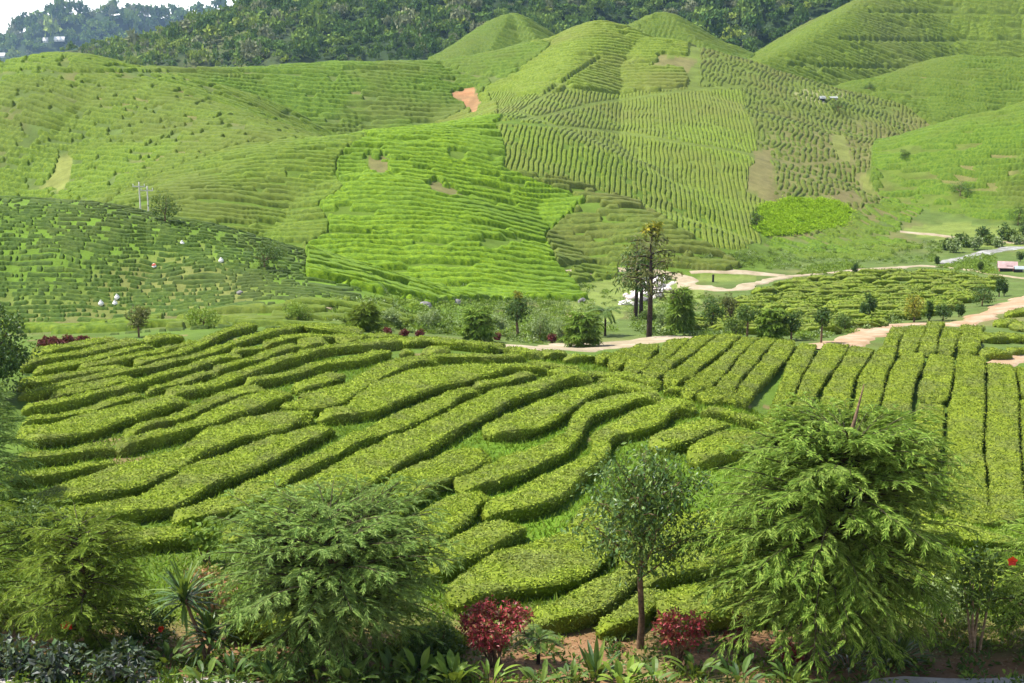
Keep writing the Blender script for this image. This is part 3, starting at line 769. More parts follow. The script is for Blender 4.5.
# group, then runs of stations: h = (x, far edge y, near edge y), v = (y, left x, right x)
HEDGES = [
 ('left', 'h', '1', [(165, 168, 196), (300, 140, 175), (450, 120, 150), (600, 98, 118)]),
 ('left', 'h', '1', [(112, 210, 268), (250, 180, 235), (400, 160, 205), (560, 130, 165), (720, 105, 125)]),
 ('left', 'h', '1', [(170, 245, 275), (260, 235, 265), (400, 205, 245), (560, 170, 205), (700, 130, 170), (780, 115, 150)]),
 ('far', 'h', '1', [(735, 95, 120), (830, 82, 114), (930, 76, 100)]),
 ('left', 'h', '1', [(400, 238, 255), (560, 205, 235), (700, 165, 215), (850, 130, 180), (1005, 85, 135)]),
 ('left', 'h', '1', [(90, 320, 350), (200, 295, 335), (350, 265, 300), (500, 240, 275), (640, 225, 248)]),
 ('left', 'h', '1', [(690, 215, 232), (780, 185, 225), (900, 155, 200), (1010, 105, 158)], '2', [(80, 62, 112), (160, 35, 75), (255, 15, 40)]),
 ('left', 'h', '1', [(95, 350, 405), (200, 335, 405), (350, 310, 355), (500, 275, 325), (650, 235, 290), (780, 215, 265), (900, 180, 240), (1010, 162, 215)], '2', [(130, 110, 162), (250, 68, 122), (400, 38, 80), (520, 18, 48)]),
 ('left', 'h', '1', [(260, 375, 395), (370, 355, 380), (500, 325, 350), (600, 300, 325), (690, 285, 305)]),
 ('left', 'h', '1', [(110, 420, 485), (250, 400, 475), (380, 380, 450), (500, 345, 410), (640, 320, 375), (760, 285, 340), (900, 240, 305), (1015, 205, 270)], '2', [(80, 175, 240), (150, 165, 215), (215, 175, 192)]),
 ('left', 'h', '1', [(110, 490, 545), (250, 480, 535), (380, 450, 520), (500, 415, 485), (620, 375, 440), (735, 350, 415)]),
 ('left', 'h', '1', [(745, 340, 385), (850, 315, 370), (960, 280, 345)], '2', [(0, 268, 308), (60, 262, 292), (100, 268, 290)]),
 ('left', 'h', '1', [(850, 370, 395), (930, 345, 390), (1015, 320, 395)], '2', [(120, 275, 370), (240, 240, 320), (360, 200, 270), (480, 170, 235), (600, 140, 190), (720, 120, 165), (820, 120, 150), (930, 105, 138), (1024, 100, 132)]),
 ('left', 'h', '1', [(100, 545, 660), (250, 525, 650), (400, 500, 620), (520, 460, 580), (640, 425, 555), (760, 405, 510), (870, 400, 460), (970, 410, 435)]),
 ('left', 'h', '1', [(650, 560, 625), (760, 515, 580), (880, 480, 555), (1015, 420, 505)], '2', [(100, 365, 460), (200, 335, 425), (340, 345, 368)]),
 ('left', 'h', 'a', [(60, 60, 140), (150, 50, 135), (300, 50, 110), (450, 15, 85), (590, 10, 75)]),
 ('left', 'h', '1', [(600, 640, 690), (720, 590, 665), (850, 555, 640), (950, 520, 610), (1020, 495, 590)], '2', [(130, 430, 545), (260, 380, 495), (400, 340, 450), (460, 345, 420)]),
 ('left', 'h', 'a', [(30, 145, 240), (150, 140, 240), (300, 120, 210), (430, 100, 175), (610, 90, 150)]),
 ('left', 'h', 'a', [(170, 270, 370), (300, 240, 360), (450, 190, 340), (600, 130, 310), (760, 80, 250), (900, 40, 170), (1020, 0, 110)], '2', [(130, 530, 680), (260, 490, 640), (400, 450, 590), (500, 470, 530), (540, 500, 520)]),
 ('middle', 'h', '2', [(70, 245, 280), (160, 205, 265), (280, 180, 235), (380, 135, 210), (480, 120, 165), (525, 130, 150)]),
 ('far', 'h', '2', [(150, 150, 178), (230, 125, 185), (330, 122, 155)]),
 ('far', 'h', '2', [(325, 100, 150), (450, 75, 125), (560, 60, 115), (660, 60, 120), (750, 65, 110), (840, 75, 95)]),
 ('far', 'h', '2', [(505, 25, 48), (600, 30, 50), (700, 42, 62), (800, 52, 75)]),
 ('far', 'h', '2', [(520, 120, 150), (600, 110, 132), (660, 116, 130)]),
 ('far', 'h', '2', [(720, 100, 125), (850, 85, 115), (1010, 80, 106)]),
 ('middle', 'h', '2', [(230, 310, 340), (340, 275, 340), (470, 245, 315), (580, 205, 275), (700, 190, 255), (800, 170, 240), (900, 145, 215), (970, 140, 182)]),
 ('middle', 'h', '2', [(480, 330, 370), (550, 290, 385), (640, 265, 355), (720, 265, 300)]),
 ('middle', 'h', '2', [(460, 400, 450), (540, 370, 515), (640, 340, 490), (760, 305, 425), (860, 260, 360), (960, 200, 320), (1020, 185, 272)], '3', [(100, 180, 238), (190, 200, 225)]),
 ('far', 'h', '3', [(0, 98, 128), (150, 90, 122), (330, 108, 145), (430, 115, 155), (520, 125, 158)]),
 ('far', 'h', '3', [(125, 150, 175), (180, 145, 172), (245, 150, 172)]),
 ('far', 'h', '3', [(0, 145, 185), (70, 150, 182)]),
 ('far', 'h', '3', [(140, 182, 212), (280, 165, 215), (400, 165, 215), (520, 172, 212), (640, 165, 205)]),
 ('middle', 'h', '2', [(610, 495, 512), (700, 450, 530), (800, 400, 540), (900, 345, 500), (1010, 290, 455)], '3', [(100, 245, 410), (180, 235, 375), (300, 215, 340), (420, 225, 310), (560, 220, 280), (680, 235, 268), (760, 240, 265)]),
 ('middle', 'h', '3', [(370, 320, 350), (450, 305, 355), (560, 275, 330), (640, 260, 300), (690, 262, 282)]),
 ('middle', 'h', 'a', [(200, 380, 440), (350, 340, 430), (500, 330, 430), (650, 290, 430), (800, 240, 420), (900, 200, 350), (1010, 130, 315)], 'b', [(150, 50, 230), (300, 0, 150), (500, -60, 60), (630, -100, 0), (680, -100, -20)]),
 ('middle', 'h', 'a', [(890, 370, 430), (1010, 320, 435)], 'b', [(150, 250, 420), (300, 190, 350), (450, 130, 240), (620, 50, 170), (800, -40, 60), (930, -100, 20)], '3', [(100, 420, 545), (200, 385, 500), (300, 350, 430), (400, 355, 392)]),
 ('front', 'h', 'a', [(560, 460, 580), (750, 430, 580), (900, 430, 560), (1010, 460, 520)]),
 ('middle', 'h', 'b', [(140, 440, 555), (300, 360, 520), (450, 250, 480), (600, 190, 400), (740, 110, 330), (900, 30, 220), (1020, -20, 160)], '3', [(120, 540, 690), (250, 470, 620), (380, 400, 545), (480, 355, 480), (600, 330, 430), (720, 285, 390), (800, 280, 350), (900, 265, 335), (980, 300, 322)]),
 ('front', 'h', 'b', [(650, 430, 600), (800, 310, 560), (900, 250, 480), (1010, 200, 390)], 'c', [(100, 110, 330), (250, 60, 250), (400, 30, 160), (465, 80, 112)]),
 ('front', 'h', '3', [(440, 560, 600), (560, 490, 630), (680, 430, 590), (800, 385, 520), (900, 345, 460), (1010, 312, 405)], '4', [(120, 342, 352)]),
 ('front', 'h', 'c', [(0, 430, 690), (120, 340, 610), (250, 270, 500), (350, 240, 400), (470, 270, 320)]),
 ('front', 'h', 'c', [(300, 230, 262), (400, 150, 290), (520, 90, 260), (640, 40, 200), (760, 0, 140), (860, -40, 60)], '3', [(960, 430, 560), (1024, 405, 520)], '4', [(120, 360, 470), (220, 365, 440), (290, 395, 412)]),
 ('front', 'h', 'c', [(430, 350, 400), (540, 290, 420), (640, 230, 440), (760, 170, 350), (900, 100, 240), (1010, 30, 155)], '4', [(60, 530, 640), (180, 460, 640), (280, 430, 540), (400, 410, 490), (480, 440, 472)]),
 ('front', 'h', 'c', [(130, 600, 760), (300, 470, 700), (420, 405, 640), (540, 420, 520), (610, 430, 462)]),
 ('front', 'h', 'e', [(75, 290, 350), (200, 160, 335), (330, 60, 340), (470, -10, 340), (600, -70, 270), (720, -120, 190)], 'p', [(598, 500, 555), (625, 480, 525)]),
 ('front', 'h', 'e', [(480, 350, 470), (600, 290, 490), (720, 230, 480), (850, 170, 380), (950, 110, 300), (1015, 130, 240)]),
 ('front', 'h', 'p', [(598, 618, 637), (616, 606, 640), (635, 589, 634), (660, 568, 615)]),
 ('front', 'h', '4', [(270, 630, 652), (380, 540, 690), (480, 475, 670), (560, 490, 610), (640, 510, 542)]),
 ('front', 'h', '4', [(480, 690, 760), (600, 580, 760), (680, 515, 760), (800, 530, 700), (850, 560, 640)]),
 ('front', 'h', 'p', [(640, 560, 610), (690, 500, 590), (760, 490, 560)]),
 ('front', 'h', 'p', [(668, 602, 640), (710, 580, 635), (770, 570, 625)]),
 ('front', 'h', 'p', [(225, 612, 638), (270, 600, 642), (330, 598, 640)]),
 ('front', 'h', 'p', [(400, 640, 652), (430, 622, 655), (462, 612, 652)]),
 ('front', 'h', 'p', [(868, 520, 552), (930, 513, 552), (1000, 520, 556)]),
 ('front', 'h', 'p', [(890, 562, 592), (960, 556, 594), (1040, 560, 592)]),
 ('front', 'h', 'p', [(770, 520, 556), (830, 500, 552), (880, 505, 540)]),
 ('crest', 'h', '4', [(0, 282, 330), (130, 310, 365), (280, 352, 388)]),
 ('crest', 'h', '4', [(285, 402, 440), (420, 415, 452), (480, 435, 462)]),
 ('crest', 'h', '4', [(520, 445, 478), (680, 465, 508), (830, 510, 562)]),
 ('crest', 'h', '3', [(760, 245, 268), (900, 262, 285), (1020, 265, 290)], '4', [(150, 285, 308), (300, 322, 348)]),
 ('crest', 'h', '3', [(650, 205, 235), (800, 225, 250), (930, 240, 270)]),
 ('crest', 'h', '3', [(560, 130, 160), (660, 155, 190), (730, 175, 196)]),
 ('crest', 'h', '3', [(730, 165, 190), (800, 168, 185), (870, 172, 186)]),
 ('crest', 'h', '3', [(840, 182, 205), (920, 178, 208), (1000, 184, 196)]),
 ('crest', 'h', '4', [(330, 330, 375), (400, 335, 378), (450, 350, 380)]),
 ('right', 'h', '4', [(0, 190, 228), (70, 165, 205), (142, 155, 172)]),
 ('right', 'v', '4', [(130, 195, 298), (180, 130, 260), (240, 10, 135)]),
 ('right', 'v', '4', [(105, 350, 455), (160, 300, 400), (220, 180, 300), (278, 90, 215)]),
 ('right', 'v', '4', [(82, 500, 605), (150, 410, 510), (210, 310, 420), (260, 240, 360), (305, 180, 320)]),
 ('right', 'v', '4', [(75, 630, 735), (150, 520, 650), (215, 430, 560), (280, 345, 475), (328, 305, 420)]),
 ('right', 'v', '4', [(85, 740, 820), (150, 660, 745), (215, 575, 690), (290, 470, 620), (345, 420, 560), (380, 395, 500)]),
 ('right', 'v', '4', [(92, 830, 930), (150, 755, 850), (215, 690, 805), (290, 620, 740), (350, 560, 680), (400, 500, 620)]),
 ('right', 'v', '4', [(102, 900, 1022), (160, 860, 985), (240, 800, 915), (320, 720, 845), (390, 640, 755), (428, 580, 730)]),
 ('right', 'v', '5', [(245, -5, 85), (330, -60, 50), (400, -90, 10), (480, -120, -20), (560, -150, -60)], 'p', [(424, 762, 782), (440, 754, 776)]),
 ('right', 'v', '5', [(252, 100, 238), (330, 55, 185), (400, 5, 132), (490, -30, 75), (570, -70, 50)], 'p', [(430, 780, 806), (446, 773, 800)]),
 ('right', 'v', '5', [(262, 240, 345), (330, 190, 305), (400, 140, 260), (470, 105, 240), (540, 75, 230), (640, 40, 210)], 'p', [(444, 804, 838), (462, 798, 832)]),
 ('right', 'v', '5', [(265, 365, 450), (330, 315, 425), (400, 275, 390), (480, 255, 375), (560, 240, 350), (650, 225, 325), (720, 210, 310)], 'p', [(462, 842, 868), (488, 836, 864)]),
 ('right', 'v', '5', [(292, 460, 590), (350, 430, 560), (430, 400, 520), (500, 385, 510), (600, 350, 500), (680, 340, 490)], '6', [(250, 320, 480), (330, 300, 470), (430, 290, 465), (530, 280, 460)]),
 ('right', 'v', '5', [(302, 590, 705), (380, 565, 700), (450, 545, 690), (505, 550, 665)]),
 ('right', 'v', '5', [(518, 550, 655), (600, 522, 655), (680, 505, 650)], '6', [(240, 490, 635), (330, 480, 620), (400, 470, 610), (530, 462, 605)]),
 ('right', 'v', '5', [(300, 722, 840), (380, 715, 842), (480, 700, 840), (580, 680, 838), (680, 672, 838)], '6', [(250, 680, 835), (340, 680, 845), (410, 680, 850), (530, 682, 860)]),
 ('right', 'v', '5', [(342, 858, 965), (420, 860, 995), (500, 862, 995), (600, 855, 1000), (680, 850, 1000)], '6', [(250, 852, 1005), (340, 870, 1010), (410, 870, 1015), (530, 885, 1030)]),
 ('right', 'v', '6', [(0, 1010, 1130), (120, 1015, 1150), (250, 1025, 1170), (400, 1035, 1190), (530, 1055, 1215)]),
 ('right', 'v', '5', [(355, 985, 1075), (430, 1005, 1110), (490, 1010, 1130)]),
 ('upper', 'v', '5', [(168, 420, 492), (220, 390, 455), (268, 372, 442)]),
 ('upper', 'v', '5', [(162, 500, 580), (220, 470, 552), (288, 440, 530)]),
 ('upper', 'v', '5', [(152, 590, 660), (200, 562, 640), (282, 540, 625)]),
 ('upper', 'v', '5', [(172, 662, 738), (220, 642, 722), (288, 630, 700)]),
 ('upper', 'v', '5', [(170, 748, 832), (230, 732, 822), (292, 712, 815)]),
 ('upper', 'h', '5', [(830, 190, 250), (880, 180, 252), (922, 190, 245)]),
 ('upper', 'h', '5', [(925, 190, 248), (970, 180, 252), (1012, 195, 250)]),
 ('upper', 'h', '5', [(820, 265, 320), (880, 255, 328), (945, 260, 315)]),
 ('upper', 'h', '5', [(955, 262, 300), (1000, 250, 302), (1060, 250, 290)]),
 ('upper', 'h', '5', [(895, 130, 175), (950, 115, 182), (1000, 125, 170)]),
 ('upper', 'h', '5', [(940, 95, 125), (985, 80, 128), (1060, 70, 110)]),
 ('upper', 'h', '5', [(1005, 140, 200), (1050, 130, 205), (1100, 140, 190)]),
]
ORD = ['first', 'second', 'third', 'fourth', 'fifth', 'sixth', 'seventh', 'eighth', 'ninth', 'tenth', 'eleventh', 'twelfth', 'thirteenth', 'fourteenth', 'fifteenth',
       'sixteenth', 'seventeenth', 'eighteenth', 'nineteenth', 'twentieth', 'twenty-first', 'twenty-second', 'twenty-third', 'twenty-fourth', 'twenty-fifth', 'twenty-sixth', 'twenty-seventh', 'twenty-eighth']
HEDGE_SPAN = {}


def resample(P, step):
    """smooth curve through the stations"""
    P = np.asarray(P, float)
    d = np.r_[0, np.cumsum(np.linalg.norm(np.diff(P[:, :3], axis=0), axis=1) + 1e-6)]
    n = max(6, int(d[-1] / step))
    t = np.linspace(0, d[-1], n)
    m = np.gradient(P, d, axis=0) if len(P) > 2 else np.tile((P[-1] - P[0]) / d[-1], (2, 1))
    k = np.clip(np.searchsorted(d, t, side='right') - 1, 0, len(P) - 2)
    h = (d[k + 1] - d[k])[:, None]; s = ((t - d[k]) / h[:, 0])[:, None]
    return ((2 * s ** 3 - 3 * s ** 2 + 1) * P[k] + (s ** 3 - 2 * s ** 2 + s) * h * m[k] + (-2 * s ** 3 + 3 * s ** 2) * P[k + 1] + (s ** 3 - s ** 2) * h * m[k + 1])


def hedge_mesh(name, C, Wd, H, mat, g, dens, leaf, step=0.22):
    """a clipped hedge along the ground line C (n,2) with widths Wd: lumpy body plus a coat of leaves"""
    S = resample(np.column_stack([C, Wd, np.zeros(len(C))])[:, [0, 1, 3, 2]], step)
    P = S[:, :2]; W = np.maximum(S[:, 3], 0.4)
    n = len(P)
    T = np.gradient(P, axis=0); T /= np.linalg.norm(T, axis=1)[:, None] + 1e-9
    Nn = np.stack([-T[:, 1], T[:, 0]], -1)
    L = np.r_[0, np.cumsum(np.linalg.norm(np.diff(P, axis=0), axis=1))]
    e = np.minimum(L, L[-1] - L)
    rnd = max(0.3, 0.38 * W.mean())
    end = np.sqrt(np.clip(1 - (1 - np.clip(e / rnd, 0, 1)) ** 2, 0.02, 1))
    # flat plucking table with rounded shoulders, slightly undercut at the foot
    prof = np.array([(-0.40, -0.12), (-0.45, 0.15), (-0.49, 0.50), (-0.50, 0.80), (-0.47, 0.95), (-0.36, 1.0), (-0.12, 1.0), (0.12, 1.0), (0.36, 1.0), (0.47, 0.95), (0.50, 0.80), (0.49, 0.50), (0.45, 0.15), (0.40, -0.12)])
    m = len(prof)
    gz = hgt(P[:, 0], P[:, 1])
    gl = hgt(P[:, 0] + Nn[:, 0] * W * 0.5, P[:, 1] + Nn[:, 1] * W * 0.5); gr_ = hgt(P[:, 0] - Nn[:, 0] * W * 0.5, P[:, 1] - Nn[:, 1] * W * 0.5)
    off = prof[None, :, 0] * (W * (0.25 + 0.75 * end))[:, None]
    XY = P[:, None] + Nn[:, None] * off[..., None]
    tilt = (gl - gr_) / W
    hs = H * (0.35 + 0.65 * end) * (1 + 0.17 * fbm(L / 1.8, L * 0 + g.uniform(0, 99), 4, 2))
    Zz = gz[:, None] + off * tilt[:, None] + prof[None, :, 1] * hs[:, None]
    V = np.concatenate([XY, Zz[..., None]], -1)
    # outward normal estimate
    dn = np.stack([Nn[:, None, 0] * prof[None, :, 0] * 2.4, Nn[:, None, 1] * prof[None, :, 0] * 2.4, np.broadcast_to(np.where(prof[:, 1] > 0.9, 2.2, (prof[:, 1] - 0.5) * 0.8)[None], (n, m))], -1)
    dn /= np.linalg.norm(dn, axis=-1)[..., None] + 1e-9
    x, y, z = V[..., 0], V[..., 1], V[..., 2]
    q = 0.06 * noise3(x / 0.75, y / 0.75, z / 0.75, 3) + 0.06 * noise3(x / 0.3, y / 0.3, z / 0.3, 7) + 0.05 * noise3(x / 0.15, y / 0.15, z / 0.15, 8)
    V = V + dn * (q * np.clip(H / 0.6, 0.5, 1.2))[..., None]
    geo = Geo()
    i = np.arange(n - 1)[:, None] * m; j = np.arange(m - 1)[None]
    F = np.stack([i + j, i + j + 1, i + m + j + 1, i + m + j], -1).reshape(-1, 4)
    geo.add(V.reshape(-1, 3), F[:, ::-1])
    for k in (0, n - 1):
        c = V[k].mean(0)
        idx = np.arange(m - 1)
        geo.add(np.concatenate([V[k], [c]]), np.stack([idx, idx + 1, np.full(m - 1, m)], -1) if k == 0 else np.stack([idx + 1, idx, np.full(m - 1, m)], -1))
    nb = sum(len(f) for f in geo.F4); nb3 = sum(len(f) for f in geo.F3)
    # leaves
    A = V[:-1, :-1]; B = V[1:, :-1]; D = V[:-1, 1:]; E = V[1:, 1:]
    cr = np.cross(B - A, D - A); ar = np.linalg.norm(cr, axis=-1)
    nn = cr / (ar[..., None] + 1e-9)
    nn = np.where((nn * dn[:-1, :-1]).sum(-1)[..., None] < 0, -nn, nn)
    pa = ar.ravel() / ar.sum()
    cnt = int(ar.sum() * dens)
    k = g.choice(len(pa), cnt, p=pa)
    u = g.random((cnt, 1)); v = g.random((cnt, 1))
    A, B, D, E, nn = (a.reshape(-1, 3)[k] for a in (A, B, D, E, nn))
    Cc = A * (1 - u) * (1 - v) + B * u * (1 - v) + D * (1 - u) * v + E * u * v
    dr = rdir(cnt, g); dr = dr - nn * (dr * nn).sum(1)[:, None] * 0.75
    dr = dr + nn * 0.30 + np.array([0, 0, 0.10])
    nl = nn + 0.45 * rdir(cnt, g)
    geo.leaves(Cc - nn * 0.006, dr, nl, leaf * g.uniform(0.7, 1.35, cnt), leaf * 0.5 * g.uniform(0.7, 1.2, cnt))
    Vv = np.concatenate(geo.V)
    o = [V.reshape(-1, 3)[:, 0].mean(), V.reshape(-1, 3)[:, 1].mean(), float(V[..., 2].min())]
    F4 = np.concatenate(geo.F4)
    mi = np.ones(len(F4) + nb3, np.int32); mi[:nb] = 0; mi[len(F4):] = 0
    me = mesh(name, Vv - np.array(o), [F4] + ([np.concatenate(geo.F3)] if geo.F3 else []), [M['tea_body'], mat], False, None, mi)
    ob = obj(name, me); ob.location = o
    return ob


hg = np.random.default_rng(11)
_stations = []
for hd in HEDGES:
    grp, typ = hd[0], hd[1]
    A = []; B = []
    for tl, st in zip(hd[2::2], hd[3::2]):
        x0, y0, s = TILE[tl]
        for a, b, c in st:
            if typ == 'h':
                A.append((x0 + a / s, y0 + b / s)); B.append((x0 + a / s, y0 + c / s))
            else:
                A.append((x0 + b / s, y0 + a / s)); B.append((x0 + c / s, y0 + a / s))
    _stations.append((grp, typ, A, B))
_A = [p for s in _stations for p in s[2]]; _B = [p for s in _stations for p in s[3]]
_oa = np.concatenate([np.full(len(s[2]), 0.42 if s[1] == 'h' else 0.30) for s in _stations])
_ob = np.concatenate([np.full(len(s[3]), 0.04 if s[1] == 'h' else 0.30) for s in _stations])
_keep = _YS; _YS = np.exp(np.linspace(math.log(20), math.log(125), 420))
GA = grounds([p[0] for p in _A], [p[1] for p in _A], _oa); GB = grounds([p[0] for p in _B], [p[1] for p in _B], _ob)
_YS = _keep
k0 = 0
hedges = []
dense = []
for grp, typ, A, B in _stations:
    n = len(A); a = GA[k0:k0 + n, :2]; b = GB[k0:k0 + n, :2]; k0 += n
    Wd = np.linalg.norm(a - b, axis=1)
    C = (a + b) / 2
    if typ == 'h':                                    # stations are not square to the row: use the width across it
        T = np.gradient(C, axis=0); T /= np.linalg.norm(T, axis=1)[:, None] + 1e-9
        ab = (a - b); Wd = np.abs(ab[:, 0] * -T[:, 1] + ab[:, 1] * T[:, 0])
    Wd = np.clip(Wd * (1.05 if typ == 'v' else (1.12 if grp in ('crest', 'far', 'upper') else 1.4)), 0.5, 3.4)
    S = resample(np.column_stack([C, np.zeros(n), Wd]), 0.35)
    dense.append([grp, typ, A, B, S[:, :2], S[:, 3]])
for q, (grp, typ, A, B, C, Wd) in enumerate(dense):   # leave a picking lane between neighbouring rows
    T = np.gradient(C, axis=0); T /= np.linalg.norm(T, axis=1)[:, None] + 1e-9
    O = np.concatenate([e[4] for r_, e in enumerate(dense) if r_ != q]); OW = np.concatenate([e[5] for r_, e in enumerate(dense) if r_ != q])
    rel = O[None] - C[:, None]
    al = np.abs((rel * T[:, None]).sum(-1)); pe = np.abs(rel[..., 0] * -T[:, None, 1] + rel[..., 1] * T[:, None, 0])
    sp_ = np.where((al < 0.35) & (pe > 0.25), pe, 99)
    k = sp_.argmin(1); s = sp_[np.arange(len(C)), k]
    lim = 2 * (s - 0.12) * Wd / (Wd + OW[k])
    W2 = np.maximum(np.minimum(Wd, lim), 0.42)
    dense[q].append(np.convolve(np.pad(W2, 3, mode='edge'), np.ones(7) / 7, mode='valid'))
for grp, typ, A, B, C, W0, Wd in dense:
    dist = C[:, 1].mean()
    H = 0.38
    if Wd.max() < 0.9: H = 0.32
    dens = np.interp(dist, [24, 30, 38, 50, 70], [540, 450, 320, 210, 120])
    leaf = np.interp(dist, [24, 38, 70], [0.078, 0.088, 0.115])
    mat = M['tea_right'] if grp in ('right', 'upper') else M['tea']
    o = hedge_mesh('tea_hedge', C, Wd, H, mat, hg, dens, leaf)
    px = np.mean([p[0] for p in A + B]); py = np.mean([p[1] for p in A + B])
    hedges.append((grp, px, py, o, np.linalg.norm(np.diff(C, axis=0), axis=1).sum()))
GT = {'left': 'row down on the left slope from the maroon bushes',
      'far': 'from left on the far rim before the valley garden',
      'middle': 'row from left across the middle of the near field',
      'front': 'from left of broad front hedges above the garden trees',
      'crest': 'from left on the low crest dividing the field',
      'right': 'row from left in the right field below the road',
      'upper': 'from left of little hedges at the road bend'}
for grp in GT:
    L = [h for h in hedges if h[0] == grp]
    L.sort(key=lambda h: h[2] if grp == 'left' else h[1])
    for i, h in enumerate(L):
        ln = 'short' if h[4] < 4.5 else ('long' if h[4] > 13 else 'medium')
        tag(h[3], f'{ln} clipped tea hedge, {ORD[i]} {GT[grp]}', 'tea hedge', 'clipped tea hedges of the near field')

# ------------------------------------------------------------------ the valley field behind the road: short hedges, one object each
VPOLY = [(655, 332), (690, 318), (738, 300), (770, 284), (830, 276), (905, 270), (1000, 280), (1016, 287), (985, 300), (930, 318), (900, 322), (845, 335), (800, 336), (740, 336)]
vg = np.random.default_rng(5)
vh = []
row = 0; Yc = 74.0
while Yc < 133:
    x = -2 + vg.uniform(0, 2)
    while x < 52:
        ln = vg.uniform(1.6, 4.2)
        xs = np.linspace(x, x + ln, 5)
        ys = Yc - 0.22 * (xs - 20) + 1.1 * noise2(xs / 5, xs * 0 + row * 0.35, 91) + 0.5 * noise2(xs / 2, xs * 0 + row * 3.3, 92)
        z = hgt(xs, ys)
        px, py = proj(xs, ys, z)
        if in_poly(px, py, VPOLY).sum() >= 4:
            vh.append((px.mean(), py.mean(), np.column_stack([xs, ys])))
        x += ln + vg.uniform(0.15, 0.7)
    Yc += 1.45 + 0.008 * (Yc - 74); row += 1
vh = vh[:205]
for px, py, C in vh:
    o = hedge_mesh('tea_hedge', C, np.full(len(C), vg.uniform(1.0, 1.3)), vg.uniform(0.38, 0.5), M['tea_valley'], vg, 14, 0.2, 0.45)
    tag(o, 'small tea hedge in the valley field between the dirt road and the pale track', 'tea hedge', 'tea hedges of the valley field')
print('HEDGES', len(hedges), len(vh))
# ------------------------------------------------------------------ plant builders
UP = np.array([0, 0, 1.0])


def nrm(v):
    return v / (np.linalg.norm(v, axis=-1, keepdims=True) + 1e-9)


def G(px, py):
    global _YS
    keep = _YS; _YS = np.exp(np.linspace(math.log(15), math.log(700), 2500))
    p = ground(px, py); _YS = keep
    return p


def blade(geo, base, d, length, width, droop=0.5, n=5, fold=0.18, tip=0.0):
    """one strap or broad leaf curving over under its own weight"""
    d = nrm(np.asarray(d, float)); base = np.asarray(base, float)
    side = np.cross(d, UP); side = nrm(side) if np.linalg.norm(side) > 1e-3 else np.array([1.0, 0, 0])
    P = [base]; cur = d.copy()
    for k in range(n):
        P.append(P[-1] + cur * length / n)
        cur = nrm(cur - UP * droop / n)
    P = np.array(P)
    t = np.linspace(0, 1, n + 1)
    w = width * np.clip(np.sin(np.pi * np.clip(t * 0.92 + 0.08, 0, 1)) ** 0.8, tip, 1)
    w[-1] = width * 0.05
    up = np.cross(side, nrm(np.gradient(P, axis=0)))
    L = P - side * w[:, None] / 2 + up * (w * fold)[:, None]; Rr = P + side * w[:, None] / 2 + up * (w * fold)[:, None]
    V = np.concatenate([L, P, Rr]); m = n + 1
    i = np.arange(n)
    geo.add(V, np.concatenate([np.stack([i, i + 1, m + i + 1, m + i], -1), np.stack([m + i, m + i + 1, 2 * m + i + 1, 2 * m + i], -1)]))


def bent(a, b, sag, n=6):
    t = np.linspace(0, 1, n)[:, None]
    P = np.asarray(a) * (1 - t) + np.asarray(b) * t
    P[:, 2] += (sag * 4 * t * (1 - t))[:, 0]
    return P


